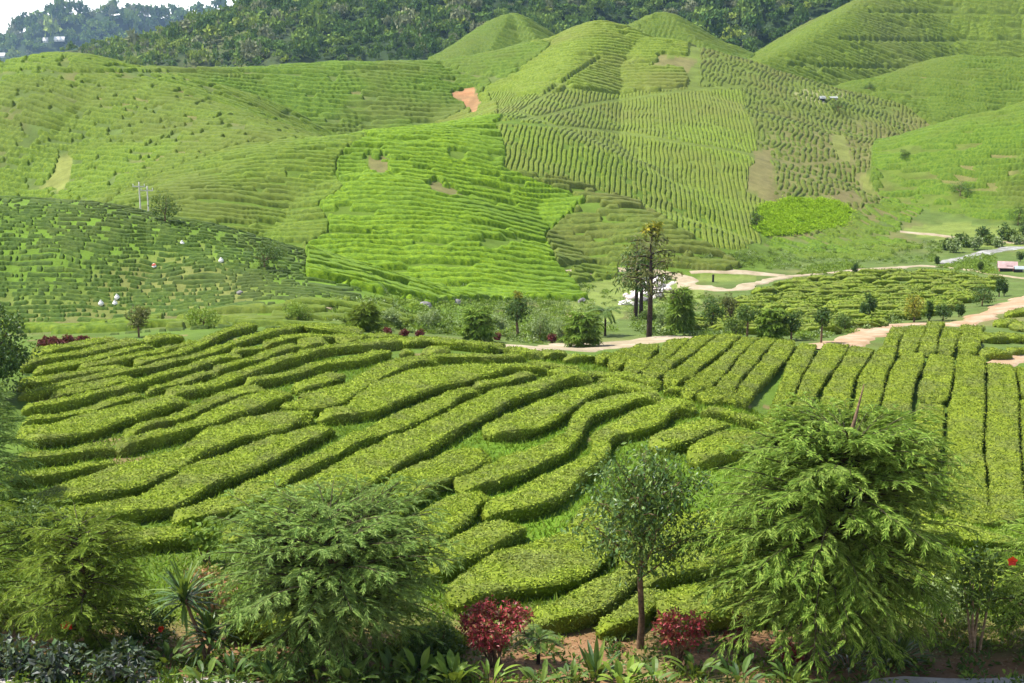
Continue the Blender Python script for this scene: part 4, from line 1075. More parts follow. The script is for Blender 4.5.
def conifer(name, label, cat, px, py, H, Rr, mat, seed, nb=90, ntw=11, nsp=11, lean=(0, 0), leaders=1, low=0.12, spray=0.17, shape=1.0, droop=0.55, twig=0.5, group=None, bark='bark', rise=0.45, loc=None, topf=0.97):
    g = np.random.default_rng(seed)
    loc = G(px, py) if loc is None else loc
    t_ = thing(name, label, cat, loc, group)
    tr = Geo(); cr = Geo(); bw = Geo()
    top = np.array([lean[0], lean[1], H])
    path = np.array([[0, 0, -0.15], [0.02, 0.01, H * 0.2], [lean[0] * 0.4, lean[1] * 0.4, H * 0.55], top * 0.985])
    rt = 0.028 * H
    tr.tube(path, [rt * 1.15, rt, rt * 0.6, 0.008], 8)
    tops = [top]
    for k in range(leaders - 1):
        a = g.uniform(0, 6.28); e = np.array([math.cos(a) * Rr * 0.45, math.sin(a) * Rr * 0.45, H * g.uniform(0.85, 0.97)])
        tops.append(e); tr.tube(bent([0, 0, H * 0.3], e, 0.1), np.linspace(rt * 0.6, 0.008, 6), 6)
    ga = 2.39996
    for b in range(nb):
        f = (b + 0.5) / nb
        h = low + (topf - low) * f ** 0.9
        q = (h - low) / (topf + 0.03 - low)
        prof = (1 - q) ** 0.75 * (0.72 + 0.28 * math.sin(min(1, q * 3.2 + 0.35) * 1.57)) if shape == 1.0 else math.sqrt(max(0.02, 1 - q ** 2.2)) * (0.75 + 0.25 * min(1, q * 4))
        L = Rr * prof * g.uniform(0.72, 1.12) + 0.12
        a = b * ga + g.uniform(-0.4, 0.4)
        ax = tops[b % len(tops)] if h > 0.4 and leaders > 1 else top
        o = np.array([ax[0] * h, ax[1] * h, H * h])
        if leaders > 1 and h > 0.4:
            o = np.array([0, 0, H * 0.3]) + (ax - np.array([0, 0, H * 0.3])) * min(1, (h - 0.3) / 0.68)
        d = np.array([math.cos(a), math.sin(a), 0])
        n = 7
        s = np.linspace(0, 1, n)[:, None]
        P = o + d * L * s + UP * L * (rise * (0.55 + 1.0 * q) * s - droop * (1.1 - 0.5 * q) * s ** 2.2 * g.uniform(0.7, 1.2)) + g.normal(size=3) * 0.05 * s
        bw.tube(P, np.linspace(0.012 + 0.006 * L, 0.004, n), 4, False)
        k = max(4, int(ntw * (0.5 + 0.5 * L / Rr)))
        u = np.linspace(0.22, 1, k) + g.uniform(-0.03, 0.03, k); u = np.clip(u, 0.1, 1)
        ii = np.clip((u * (n - 1)).astype(int), 0, n - 2); ff = (u * (n - 1) - ii)[:, None]
        C = P[ii] * (1 - ff) + P[ii + 1] * ff
        T = nrm(P[ii + 1] - P[ii])
        S = nrm(np.cross(T, UP)) * np.where(np.arange(k) % 2, 1, -1)[:, None]
        tw = nrm(T * 0.75 + S * g.uniform(0.3, 0.9, (k, 1)) + UP * g.uniform(-0.35, 0.25, (k, 1)))
        tl = twig * g.uniform(0.6, 1.15, k) * (0.65 + 0.35 * (1 - u))
        m = nsp
        v = np.linspace(0.05, 1, m)[None, :, None]
        Q = C[:, None] + tw[:, None] * tl[:, None, None] * v - UP * (tl[:, None, None] * 0.30 * v ** 2)
        sd = nrm(np.cross(tw, UP))[:, None] * np.where(np.arange(m) % 2, 1, -1)[None, :, None]
        D = nrm(tw[:, None] * 0.9 + sd * g.uniform(0.2, 0.75, (k, m, 1)) - UP * g.uniform(0.0, 0.6, (k, m, 1)) * v)
        Q = Q.reshape(-1, 3); D = D.reshape(-1, 3)
        Nn = nrm(UP + 0.7 * rdir(len(Q), g) + d * 0.5)
        cr.leaves(Q, D, Nn, spray * g.uniform(0.6, 1.35, len(Q)), spray * 0.18 * g.uniform(0.7, 1.4, len(Q)), 0.1, 0.4)
    tr.build('trunk', M[bark], t_, True)
    bw.build('branches', M['twig'], t_)
    cr.build('crown', mat, t_)
    return t_


def lobes_crown(geo, c, rad, nl, nleaf, leaf, g, gap=0.0, flat=0.0, lobe=0.45, hang=0.0):
    """leaves on the shells of many small clumps spread through an ellipsoid"""
    rad = np.asarray(rad, float)
    d = rdir(nl, g); rr = g.uniform(0.35, 0.95, (nl, 1)) ** 0.6
    L = np.asarray(c) + d * rr * rad * (1 - lobe * 0.55)
    lr = rad.mean() * lobe * g.uniform(0.65, 1.2, nl)
    k = g.integers(0, nl, nleaf)
    e = rdir(nleaf, g)
    pos = L[k] + e * (lr[k] * g.uniform(0.55, 1.05, nleaf))[:, None] * np.array([1, 1, 0.8 - flat])
    D = nrm(e * 0.7 + 0.8 * rdir(nleaf, g) - UP * hang)
    Nn = nrm(e * 0.6 + UP * 0.7 + 0.5 * rdir(nleaf, g))
    geo.leaves(pos, D, Nn, leaf * g.uniform(0.65, 1.3, nleaf), leaf * 0.55 * g.uniform(0.7, 1.25, nleaf))
    return L


def leafy_tree(name, label, cat, px, py, H, Rr, mat, seed, crown_low=0.3, nl=16, nleaf=900, leaf=0.22, bark='bark', group=None, loc=None, rz=None, trunk_r=None, lobe=0.45, flat=0.0, stems=1):
    g = np.random.default_rng(seed)
    loc = G(px, py) if loc is None else loc
    t_ = thing(name, label, cat, loc, group)
    ch = H * (1 - crown_low)
    c = np.array([0, 0, H * crown_low + ch / 2])
    cr = Geo(); tr = Geo()
    L = lobes_crown(cr, c, (Rr, Rr, ch / 2), nl, nleaf, leaf, g, 0, flat, lobe)
    r0 = trunk_r or max(0.03, 0.03 * H)
    fork = np.array([0.02 * H * g.normal(), 0.02 * H * g.normal(), H * max(crown_low, 0.12) + ch * 0.15])
    tr.tube([[0, 0, -0.2], fork * [0.4, 0.4, 0.5], fork], [r0 * 1.1, r0, r0 * 0.75], 7)
    for l in L[:9]:
        tr.tube(bent(fork, l, 0.04 * H, 5), np.linspace(r0 * 0.5, r0 * 0.1, 5), 5, False)
    tr.build('trunk', M[bark], t_, True)
    cr.build('crown', mat, t_)
    return t_


def px_h(p, n):                     # metres for n picture pixels at the distance of point p
    return n * (p[1] * CP - p[2] * SP) / FPX


# ------------------------------------------------------------------ trees of the near garden
conifer('conifer_tree', 'wide feathery conifer with drooping sprays and short dark trunk, left of the maroon shrub', 'conifer tree', 333, 662, 3.05, 1.95, M['conifer_grey'], 3, 300, 14, 25,
        leaders=5, low=0.22, shape=2.0, droop=0.32, twig=0.42, topf=0.92, rise=0.55, bark='bark', spray=0.10)
conifer('conifer_tree', 'largest feathery conifer with hanging sprays and a bare leader spike, right of the maroon shrubs', 'conifer tree', 806, 662, 5.2, 2.2, M['conifer'], 4, 400, 17, 24,
        lean=(0.8, 0.1), leaders=1, low=0.17, droop=0.42, twig=0.46, bark='bark', spray=0.11, rise=0.6, shape=2.0, topf=0.78)
conifer('conifer_tree', 'bushy lime green conifer beside the dracaena, above the purple leaved plants', 'conifer tree', 88, 648, 2.5, 1.15, M['conifer_lime'], 5, 150, 11, 17, low=0.06, shape=2.0, droop=0.3, twig=0.34, leaders=2, spray=0.11)
conifer('conifer_tree', 'lime feathery conifer cut off by the left picture edge', 'conifer tree', -14, 628, 2.4, 1.15, M['conifer_lime'], 6, 80, 11, 15, low=0.05, shape=2.0, droop=0.45, twig=0.42, spray=0.11)
conifer('conifer_tree', 'dark green conifer at the right picture edge behind the flowering shrub', 'conifer tree', 1040, 648, 2.6, 1.05, M['conifer'], 8, 80, 10, 11, low=0.12, droop=0.4, twig=0.4, spray=0.13, shape=2.0)
conifer('conifer_tree', 'pale grey green conifer at the left edge of the tea field', 'conifer tree', -6, 500, 3.0, 1.05, M['conifer_grey'], 9, 75, 9, 10, low=0.06, droop=0.4, twig=0.45, spray=0.17)

# slender broadleaf tree
g = np.random.default_rng(21)
P0 = G(640, 648); hh = px_h(P0, 222)
tb = thing('broadleaf_tree', 'slender broadleaf tree with a straight bare trunk and glossy dark leaves in the garden', 'tree', P0)
tr = Geo(); cr = Geo(); wd = Geo()
tr.tube([[0, 0, -0.1], [0.02, 0, hh * 0.15], [-0.03, 0, hh * 0.34], [0.0, 0, hh * 0.46], [0.03, 0, hh * 0.8]], [0.075, 0.058, 0.05, 0.045, 0.015], 9)
ends = []
for k in range(22):
    a = k * 2.4 + g.uniform(-0.3, 0.3); h0 = hh * (0.34 + 0.44 * k / 22)
    Lb = 1.2 * (1.0 - 0.5 * (k / 22) ** 1.5) * g.uniform(0.55, 1.3)
    e = np.array([math.cos(a) * Lb, math.sin(a) * Lb, h0 + Lb * g.uniform(0.5, 1.0)])
    e[2] = min(e[2], hh * 0.97)
    Pb = bent([0, 0, h0], e, -0.08, 6); wd.tube(Pb, np.linspace(0.022, 0.005, 6), 5, False)
    for s in (0.45, 0.62, 0.8, 1.0):
        q = Pb[int(s * 5)]
        for z in range(2):
            f = q + rdir(1, g)[0] * [0.28, 0.28, 0.2]; ends.append(f); wd.tube([q, (q + f) / 2 + [0, 0, 0.03], f], [0.007, 0.005, 0.003], 4, False)
ends = np.array(ends)
k = g.integers(0, len(ends), 6200)
pos = ends[k] + g.normal(size=(6200, 3)) * [0.15, 0.15, 0.11]
cr.leaves(pos, nrm(0.8 * rdir(6200, g) - UP * 0.55), nrm(UP + 0.8 * rdir(6200, g)), 0.115 * g.uniform(0.6, 1.3, 6200), 0.052 * g.uniform(0.7, 1.2, 6200), 0.1)
tr.build('trunk', M['bark'], tb, True); wd.build('branches', M['bark'], tb); cr.build('crown', M['glossy'], tb)

leafy_tree('broadleaf_tree', 'dark dense broadleaf tree at the left edge beside the maroon bushes', 'tree', -6, 398, 3.5, 1.45, M['dark_leaf'], 23, 0.0, 34, 5200, 0.15, 'bark_dark', lobe=0.34)


def shrub(name, label, cat, px, py, H, W, mat, seed, nleaf=1500, leaf=0.09, low=0.35, stems=8, nl=30, bark='bark', flowers=None, lobe=0.3, loc=None):
    g = np.random.default_rng(seed)
    loc = G(px, py) if loc is None else loc
    t_ = thing(name, label, cat, loc)
    st = Geo(); cr = Geo()
    c = np.array([0, 0, H * (low + (1 - low) / 2)])
    L = lobes_crown(cr, c, (W / 2, W / 2, H * (1 - low) / 2), nl, nleaf, leaf, g, lobe=lobe)
    for k in range(stems):
        e = L[k % nl]
        st.tube(bent([0.06 * g.normal(), 0.06 * g.normal(), -0.08], e, 0.06 * H, 6), np.linspace(0.016 + 0.008 * H, 0.006, 6), 5, False)
    st.build('stems', M[bark], t_, True); cr.build('leaves', mat, t_)
    for k, (fx, fz, sz) in enumerate(flowers or []):
        fg = Geo(); ce = np.array([fx, -W * 0.36, fz])
        for q in range(5):
            a = q * 1.2566 + 0.3
            d = np.array([math.cos(a), -0.5, math.sin(a)])
            fg.leaves(ce[None], d[None], np.array([[0, -1.0, 0.2]]), sz, sz * 0.8, 0.05, 0.6)
        fg.tube([ce, ce + [0, -sz * 0.7, -sz * 0.15]], [sz * 0.06, sz * 0.05], 5)
        fg.build('flower', M['flower'], t_)
    return t_


shrub('maroon_shrub', 'round maroon leaved shrub on bare stems, in front of the tea between two conifers', 'shrub', 497, 667, 1.18, 1.42, M['red_leaf'], 31, 2300, 0.085, 0.38, 12, 46)
shrub('maroon_shrub', 'looser maroon shrub with open red stems, right of the slender broadleaf tree', 'shrub', 678, 669, 1.2, 1.15, M['red_leaf'], 32, 900, 0.09, 0.35, 12, 30)
shrub('thin_shrub', 'thin brownish red shrub under the biggest conifer', 'shrub', 737, 660, 0.95, 0.55, M['maroon_leaf'], 33, 330, 0.08, 0.15, 9, 16)
shrub('maroon_plant', 'low red leaved plant at the foot of the biggest conifer', 'plant', 786, 664, 0.35, 0.75, M['red_leaf'], 34, 240, 0.1, 0.1, 6, 12)
shrub('flowering_shrub', 'open shrub with pale bare stems and one red flower near the right edge', 'flowering shrub', 973, 652, 2.15, 1.1, M['mid_leaf'], 35, 560, 0.13, 0.30, 6, 22, 'bark_pale', [(0.42, 1.93, 0.11)], 0.36)
shrub('flowering_shrub', 'pinkish green shrub with red flowers, behind the dracaena', 'flowering shrub', 214, 640, 1.65, 1.2, M['pink_leaf'], 36, 1100, 0.1, 0.25, 9, 26, 'bark', [(-0.50, 1.22, 0.1), (0.2, 1.3, 0.06)])
shrub('lime_shrub', 'small shrub of big shiny light leaves above the dracaena, at the hedge end', 'shrub', 207, 562, 0.95, 0.8, M['lime_leaf'], 37, 190, 0.19, 0.3, 5, 14, 'bark', None, 0.35)
shrub('round_shrub', 'low rounded pale green shrub behind the dracaena and left of the wide conifer', 'shrub', 247, 640, 0.75, 0.95, M['lime_leaf'], 38, 1500, 0.06, 0.05, 5, 34)
shrub('round_shrub', 'dark green undershrub at the foot of the lime conifer', 'shrub', 150, 645, 0.65, 1.2, M['dark_leaf'], 39, 900, 0.08, 0.05, 6, 26)
shrub('round_shrub', 'dark leafy shrub between the wide conifer and the maroon shrub', 'shrub', 438, 668, 0.8, 1.15, M['dark_leaf'], 40, 700, 0.12, 0.08, 8, 22)
shrub('round_shrub', 'grey green shrub at the left edge where the tea hedges end', 'shrub', 35, 545, 1.15, 1.7, M['mid_leaf'], 41, 2200, 0.1, 0.05, 7, 34)
shrub('round_shrub', 'leafy shrub between the flowering shrub and the dark right conifer', 'shrub', 1003, 636, 1.1, 0.9, M['mid_leaf'], 42, 600, 0.11, 0.1, 6, 20)
shrub('round_shrub', 'bushy green shrub behind the flowering shrub at right', 'shrub', 938, 622, 1.0, 1.6, M['pale_leaf'], 43, 1300, 0.09, 0.05, 6, 30)

# dracaena: two crowns of strap leaves on a bent stem
g = np.random.default_rng(51)
P0 = G(207, 667)
dr = thing('dracaena_plant', 'dracaena with two fans of long dark strap leaves on bent stems', 'dracaena', P0)
st = Geo()
s1 = np.array([[0, 0, -0.05], [-0.06, 0, 0.5], [-0.24, 0, 1.0], [-0.34, 0, 1.4]]); st.tube(s1, [0.04, 0.035, 0.03, 0.028], 7)
s2 = np.array([[0.03, 0, 0.25], [0.1, 0, 0.5], [0.08, -0.05, 0.72]]); st.tube(s2, [0.03, 0.028, 0.025], 7)
st.build('stem', M['bark'], dr, True)
for c, n, ln in ((s1[-1], 80, 0.72), (s2[-1], 60, 0.6)):
    f = Geo()
    for k in range(n):
        a = k * 2.4; el = g.uniform(-0.35, 1.35)
        d = np.array([math.cos(a) * math.cos(el), math.sin(a) * math.cos(el), math.sin(el)])
        blade(f, c - UP * 0.25 * (k / n), d, ln * g.uniform(0.8, 1.15), 0.062, 0.6, 4, 0.1, 0.35)
    f.build('strap_leaves', M['glossy'], dr)


def palm(name, label, px, py, H, fl, seed, nf=11, mat='mid_leaf', leaflet=0.2, loc=None, tr_r=0.035, group=None):
    g = np.random.default_rng(seed)
    loc = G(px, py) if loc is None else loc
    t_ = thing(name, label, 'palm', loc, group)
    tr = Geo(); fr = Geo()
    tr.tube([[0, 0, -0.1], [0.01, 0, H * 0.5], [0, 0.01, H]], [tr_r * 1.2, tr_r, tr_r * 0.9], 8)
    for k in range(nf):
        a = k * 2.4; el = g.uniform(0.25, 1.0)
        d = np.array([math.cos(a) * math.cos(el), math.sin(a) * math.cos(el), math.sin(el)])
        P = [np.array([0, 0, H])]; cur = d
        for q in range(7):
            P.append(P[-1] + cur * fl / 7); cur = nrm(cur - UP * 0.24)
        P = np.array(P); fr.tube(P, np.linspace(0.012, 0.003, 8), 4, False)
        t = np.linspace(0.12, 1, 26); ii = np.clip((t * 7).astype(int), 0, 6); ff = (t * 7 - ii)[:, None]
        C = P[ii] * (1 - ff) + P[ii + 1] * ff; T = nrm(P[ii + 1] - P[ii]); S = nrm(np.cross(T, UP))
        for sg in (-1, 1):
            D = nrm(T * 0.6 + S * sg - UP * 0.25)
            fr.leaves(C, D, np.cross(S, T), leaflet * (1 - 0.5 * abs(t - 0.4)), leaflet * 0.13, 0.0)
    tr.build('trunk', M['bark_dark'], t_, True); fr.build('fronds', M[mat], t_)
    return t_


palm('small_palm', 'knee high palm with arching fronds beside the round maroon shrub', 538, 664, 0.42, 0.5, 61, 10, 'mid_leaf', 0.16)


def leaf_clump(name, label, cat, px, py, n, ln, wd, mat, seed, spread=0.3, tall=0.35, droop=0.7, loc=None, up=(0.3, 1.2)):
    """broad leaves on short stalks rising from one root"""
    g = np.random.default_rng(seed)
    loc = G(px, py) if loc is None else loc
    t_ = thing(name, label, cat, loc)
    st = Geo(); lf = Geo()
    for k in range(n):
        a = k * 2.4 + g.uniform(-0.3, 0.3); el = g.uniform(*up)
        b = np.array([math.cos(a), math.sin(a), 0]) * spread * math.sqrt((k + 0.5) / n)
        d = np.array([math.cos(a) * math.cos(el), math.sin(a) * math.cos(el), math.sin(el)])
        s = b + UP * tall * g.uniform(0.4, 1.1)
        st.tube([b * 0.5 - UP * 0.04, (b + s) / 2, s], [0.012, 0.009, 0.006], 4, False)
        blade(lf, s, d, ln * g.uniform(0.7, 1.2), wd * g.uniform(0.8, 1.2), droop, 4, 0.15)
    st.build('stalks', M['mid_leaf'], t_); lf.build('leaves', mat, t_)
    return t_


leaf_clump('agave_plant', 'dark grassy agave clump right of the biggest conifer foot', 'agave', 893, 663, 70, 0.75, 0.05, M['dark_leaf'], 71, 0.18, 0.05, 0.9, None, (0.15, 1.4))
leaf_clump('spiky_plant', 'blue green spiky plant with one upright leaf, left of the slender tree', 'plant', 596, 678, 16, 0.55, 0.11, M['glossy'], 72, 0.14, 0.1, 0.5, None, (0.5, 1.5))
leaf_clump('spiky_plant', 'young dark strap leaved plant under the biggest conifer', 'plant', 848, 668, 30, 0.5, 0.04, M['purple_leaf'], 86, 0.2, 0.06, 0.9, None, (0.1, 1.0))
for i, (px, py, n, ln, wd, m, lab) in enumerate([
        (418, 682, 14, 0.36, 0.17, 'lime_leaf', 'big leaved bright green plant, left one of the pair before the wide conifer'),
        (452, 688, 16, 0.34, 0.15, 'lime_leaf', 'bright broad leaved plant directly left of the round maroon shrub'),
        (392, 684, 12, 0.34, 0.13, 'mid_leaf', 'leafy green plant at the bottom edge, right of the wide conifer trunk'),
        (318, 684, 14, 0.34, 0.11, 'mid_leaf', 'green leafy plant at the bottom edge below the wide conifer trunk'),
        (275, 688, 12, 0.32, 0.09, 'dark_leaf', 'dark narrow leaved plant at the bottom edge, left of the conifer trunk'),
        (490, 690, 18, 0.3, 0.06, 'lime_leaf', 'tuft of narrow light leaves below the round maroon shrub'),
        (622, 690, 14, 0.34, 0.13, 'lime_leaf', 'bright leafy plant at the bottom edge below the slender tree'),
        (655, 692, 12, 0.30, 0.10, 'mid_leaf', 'green leafy plant at the bottom edge, right of the slender tree'),
        (697, 680, 10, 0.34, 0.12, 'mid_leaf', 'broad leaved plant at the bottom edge below the looser maroon shrub'),
        (570, 688, 12, 0.26, 0.08, 'mid_leaf', 'small leafy plant on the red soil below the small palm'),
        (125, 664, 22, 0.22, 0.15, 'glossy', 'round leaved green plant below the lime conifer'),
        (170, 668, 18, 0.24, 0.12, 'mid_leaf', 'green leafy plant between the purple leaves and the dracaena'),
        (350, 690, 16, 0.36, 0.12, 'mid_leaf', 'broad leaved plant at the bottom edge, right under the wide conifer'),
        (205, 690, 16, 0.34, 0.10, 'mid_leaf', 'leafy plant at the bottom edge in front of the dracaena'),
        (540, 692, 14, 0.30, 0.10, 'mid_leaf', 'leafy plant at the bottom edge in front of the small palm'),
        (740, 690, 16, 0.32, 0.11, 'dark_leaf', 'dark leafy plant at the bottom edge below the thin shrub'),
        (790, 692, 16, 0.32, 0.10, 'mid_leaf', 'leafy plant at the bottom edge below the biggest conifer'),
        (432, 668, 16, 0.40, 0.15, 'glossy', 'glossy dark broad leaved plant left of the round maroon shrub'),
        (232, 684, 14, 0.30, 0.08, 'dark_leaf', 'dark leafy plant beside the pale path, right of the dracaena')]):
    leaf_clump('leafy_plant', lab, 'plant', px, py, n, ln, wd, M[m], 100 + i, 0.28, 0.26)
for i, (px, py, w_, lab) in enumerate([
        (18, 676, 1.5, 'purple leaved plant mass at the lower left corner'), (70, 680, 1.5, 'purple leaved plant mass below the red flower'),
        (122, 684, 1.2, 'purple leaved plants at the bottom edge, nearest the pale path'), (-25, 668, 1.2, 'purple leaved plants cut off by the left picture edge')]):
    shrub('purple_plant', lab, 'plant', px, py, 0.62, w_, M['purple_leaf'], 120 + i, 420, 0.16, 0.15, 10, 22, 'bark_dark', None, 0.3)
# red flowers standing on thin stems
for i, (px, py, h, s, lab) in enumerate([(70, 662, 0.72, 0.12, 'bright red flower standing before the lime conifer'), (209, 664, 0.6, 0.09, 'small red flower below the dracaena leaves'), (163, 655, 0.52, 0.07, 'small pink red flower right of the lime conifer'),
                                         (1004, 640, 1.95, 0.06, 'little red bloom at the tip of the shrub near the right edge')][:3]):
    t_ = thing('red_flower', lab, 'flower', G(px, py))
    a = Geo(); a.tube([[0, 0, -0.03], [0.02, 0, h * 0.6], [0, -0.02, h]], [0.008, 0.007, 0.005], 5); a.build('stem', M['mid_leaf'], t_)
    lf = Geo()
    for k in range(9): blade(lf, [0, 0, h * (0.15 + 0.07 * k)], [math.cos(k * 2.4), math.sin(k * 2.4), 0.5], 0.17, 0.09, 0.6, 3)
    lf.build('leaves', M['mid_leaf'], t_)
    p = Geo(); gg = np.random.default_rng(i)
    for q in range(12):
        d = rdir(1, gg); d[0, 1] = -abs(d[0, 1])
        p.leaves(np.array([[0, -0.02, h]]), d, np.array([[0, -1, 0.3]]), s, s * 0.8, 0.05, 0.6)
    p.build('petals', M['flower'], t_)

# pale stone beside the wide conifer
def boulder(name, label, loc, r, mat, seed, cat='rock', group=None):
    g = np.random.default_rng(seed)
    import bmesh
    bm = bmesh.new(); bmesh.ops.create_icosphere(bm, subdivisions=3, radius=1)
    sx, sy, sz = r * g.uniform(0.85, 1.2), r * g.uniform(0.8, 1.1), r * g.uniform(0.55, 0.8)
    for v in bm.verts:
        c = np.array(v.co); q = 1 + 0.22 * float(noise3(c[:1] * 1.6 + seed, c[1:2] * 1.6, c[2:3] * 1.6, 3)[0]) + 0.1 * float(noise3(c[:1] * 4 + seed, c[1:2] * 4, c[2:3] * 4, 5)[0])
        v.co = (c[0] * sx * q, c[1] * sy * q, c[2] * sz * q + sz * 0.55)
    me = bpy.data.meshes.new(name); bm.to_mesh(me); bm.free(); me.materials.append(mat)
    o = obj(name, me); o.location = [float(c) for c in loc]; o.rotation_euler = (0, 0, g.uniform(0, 6.28))
    return tag(o, label, cat, group)


boulder('stone', 'pale pinkish stone lying in the gap between tea hedges and the wide conifer', G(453, 598), 0.15, M['pale_rock'], 3)

# ------------------------------------------------------------------ trees and shrubs of the valley
def near_tree(kind, px, py, top, w, mat, seed, label, low=0.15, cat='tree', name=None, n=900, leaf=None, bark='bark', lobe=0.42, nl=18):
    p = G(px, py); H = px_h(p, py - top); Rr = px_h(p, w) / 2
    leaf = leaf or max(0.12, 0.11 * H ** 0.5 * 0.9)
    if kind == 'conifer':
        return conifer(name or 'conifer_tree', label, cat, px, py, H, Rr, mat, seed, 64, 9, 10, low=0.06, droop=0.35, twig=0.34 * H / 2.5, spray=0.24 * H ** 0.5, shape=2.0 if w > 0.75 * (py - top) else 1.0, loc=p)
    return leafy_tree(name or 'leafy_tree', label, cat, px, py, H, Rr, mat, seed, low, nl, n, leaf, bark, loc=p, lobe=lobe)


VT = [
 ('leafy', 139, 337, 305, 30, 'olive_leaf', 'small round olive tree at the far rim, right of the maroon bushes', 0.3),
 ('leafy', 203, 328, 306, 40, 'lime_leaf', 'flat bright lime bush below the left hill, left of two alike', 0.05),
 ('leafy', 298, 321, 302, 34, 'lime_leaf', 'bright lime bush below the left hill, nearer the middle hill', 0.05),
 ('conifer', 365, 332, 306, 24, 'conifer_lime', 'small roundish conifer left of the three red balls', 0),
 ('conifer', 478, 340, 311, 25, 'conifer', 'round dark conifer between the red balls and yellow tipped tree', 0),
 ('leafy', 518, 337, 291, 27, 'dark_leaf', 'egg shaped dark tree with yellow tips at the valley garden', 0.2),
 ('conifer', 583, 348, 314, 31, 'conifer', 'round dense conifer standing on the edge of the dirt road', 0),
 ('conifer', 680, 333, 290, 22, 'conifer', 'pointed conifer right of the tall pair of trees', 0),
 ('leafy', 648, 334, 309, 18, 'mid_leaf', 'little flat topped tree at the foot of the tall pair', 0.55),
 ('leafy', 713, 332, 294, 26, 'dark_leaf', 'dark ragged tree right of the pointed conifer', 0.15),
 ('leafy', 730, 326, 290, 18, 'olive_leaf', 'yellowish olive tree just right of the dark ragged tree', 0.1),
 ('leafy', 747, 339, 304, 28, 'mid_leaf', 'umbrella shaped small tree on a thin straight trunk', 0.52),
 ('conifer', 772, 340, 311, 24, 'conifer', 'roundish conifer right of the umbrella shaped tree', 0),
 ('leafy', 791, 340, 307, 21, 'dark_leaf', 'dark round tree beside the roundish conifer', 0.2),
 ('leafy', 821, 344, 307, 20, 'dark_leaf', 'round headed dark tree on a bare trunk by the road', 0.42),
 ('leafy', 869, 320, 289, 12, 'dark_leaf', 'narrow dark tree among the valley hedges, right of the round headed one', 0.1),
 ('leafy', 863, 321, 300, 7, 'dark_leaf', 'thin dark columnar bush touching the narrow dark tree', 0.05),
 ('leafy', 914, 322, 289, 23, 'yellow_leaf', 'yellow green feathery tree in the valley hedges', 0.05),
 ('leafy', 929, 321, 297, 5, 'dark_leaf', 'very thin dark columnar tree right of the yellow green tree', 0.05),
 ('leafy', 943, 321, 302, 18, 'dark_leaf', 'squat dark tree between two columns near the road', 0.1),
 ('leafy', 959, 317, 302, 10, 'dark_leaf', 'small dark bush at the upper bend of the road', 0.05),
 ('leafy', 982, 306, 284, 32, 'dark_leaf', 'broad dark bush above the red road bend', 0.05),
 ('leafy', 999, 297, 275, 6, 'dark_leaf', 'thin dark tree behind the broad bush near the hut', 0.05),
 ('leafy', 1004, 296, 278, 5, 'dark_leaf', 'thin dark tree nearest the right edge below the hut', 0.05),
 ('leafy', 855, 275, 261, 6, 'dark_leaf', 'tiny dark tree on the light green plot by the track', 0.05),
 ('leafy', 937, 266, 254, 5, 'dark_leaf', 'tiny dark tree on the track left of the river', 0.05),
 ('leafy', 980, 272, 261, 7, 'mid_leaf', 'small green tree in the plot left of the hut', 0.15),
 ('leafy', 1020, 262, 249, 8, 'dark_leaf', 'small dark tree behind the hut', 0.1),
 ('leafy', 265, 269, 241, 40, 'dark_leaf', 'big dark bush alone on the shoulder of the middle hill', 0.0),
 ('leafy', 165, 222, 190, 34, 'dark_leaf', 'dark thicket in the ravine beside the electricity poles', 0.0),
 ('leafy', 500, 331, 312, 22, 'pale_leaf', 'pale leaved bush left of the yellow tipped tree', 0.05),
 ('leafy', 540, 338, 312, 34, 'pale_leaf', 'pale leaved bush right of the yellow tipped tree', 0.05),
 ('leafy', 390, 326, 308, 26, 'pale_leaf', 'pale leaved bush behind the three red balls', 0.05),
 ('leafy', 428, 327, 309, 30, 'pale_leaf', 'pale leaved bush right of the three red balls', 0.05),
 ('leafy', 562, 342, 318, 24, 'pale_leaf', 'pale leaved bush left of the round dense conifer', 0.05),
 ('leafy', 662, 330, 305, 26, 'pale_leaf', 'pale leaved bush left of the pointed conifer', 0.05),
 ('leafy', 735, 338, 316, 26, 'mid_leaf', 'green bush at the foot of the olive tree', 0.0),
 ('leafy', 845, 331, 312, 26, 'mid_leaf', 'green bush beside the road, right of the round headed tree', 0.0),
 ('leafy', 756, 228, 206, 14, 'mid_leaf', 'bush at the left end of the lime meadow', 0.0),
 ('leafy', 960, 196, 180, 30, 'dark_leaf', 'dark bush in the fold of the right hill', 0.0),
 ('leafy', 1018, 225, 205, 22, 'dark_leaf', 'dark bush on the slope at the right edge', 0.0),
 ('leafy', 838, 112, 98, 22, 'dark_leaf', 'dark bush below the far white building', 0.0),
 ('leafy', 868, 92, 82, 14, 'dark_leaf', 'small dark tree on the ridge right of the far building', 0.0),
 ('leafy', 905, 160, 148, 12, 'dark_leaf', 'single dark bush low on the right hill', 0.0),
]
for i, (k, px, py, top, w, m, lab, low) in enumerate(VT):
    t = near_tree(k, px, py, top, w, M[m], 200 + i, lab, low, 'conifer tree' if k == 'conifer' else ('bush' if low <= 0.05 else 'tree'), 'conifer_tree' if k == 'conifer' else ('bush' if low <= 0.05 else 'leafy_tree'))
    if 'yellow tips' in lab:
        p = G(px, py); H = px_h(p, py - top); q = Geo(); gg = np.random.default_rng(4)
        lobes_crown(q, (0, 0, H * 0.93), (px_h(p, 6), px_h(p, 6), H * 0.08), 5, 160, 0.14, gg); q.build('young_leaves', M['yellow_leaf'], t)
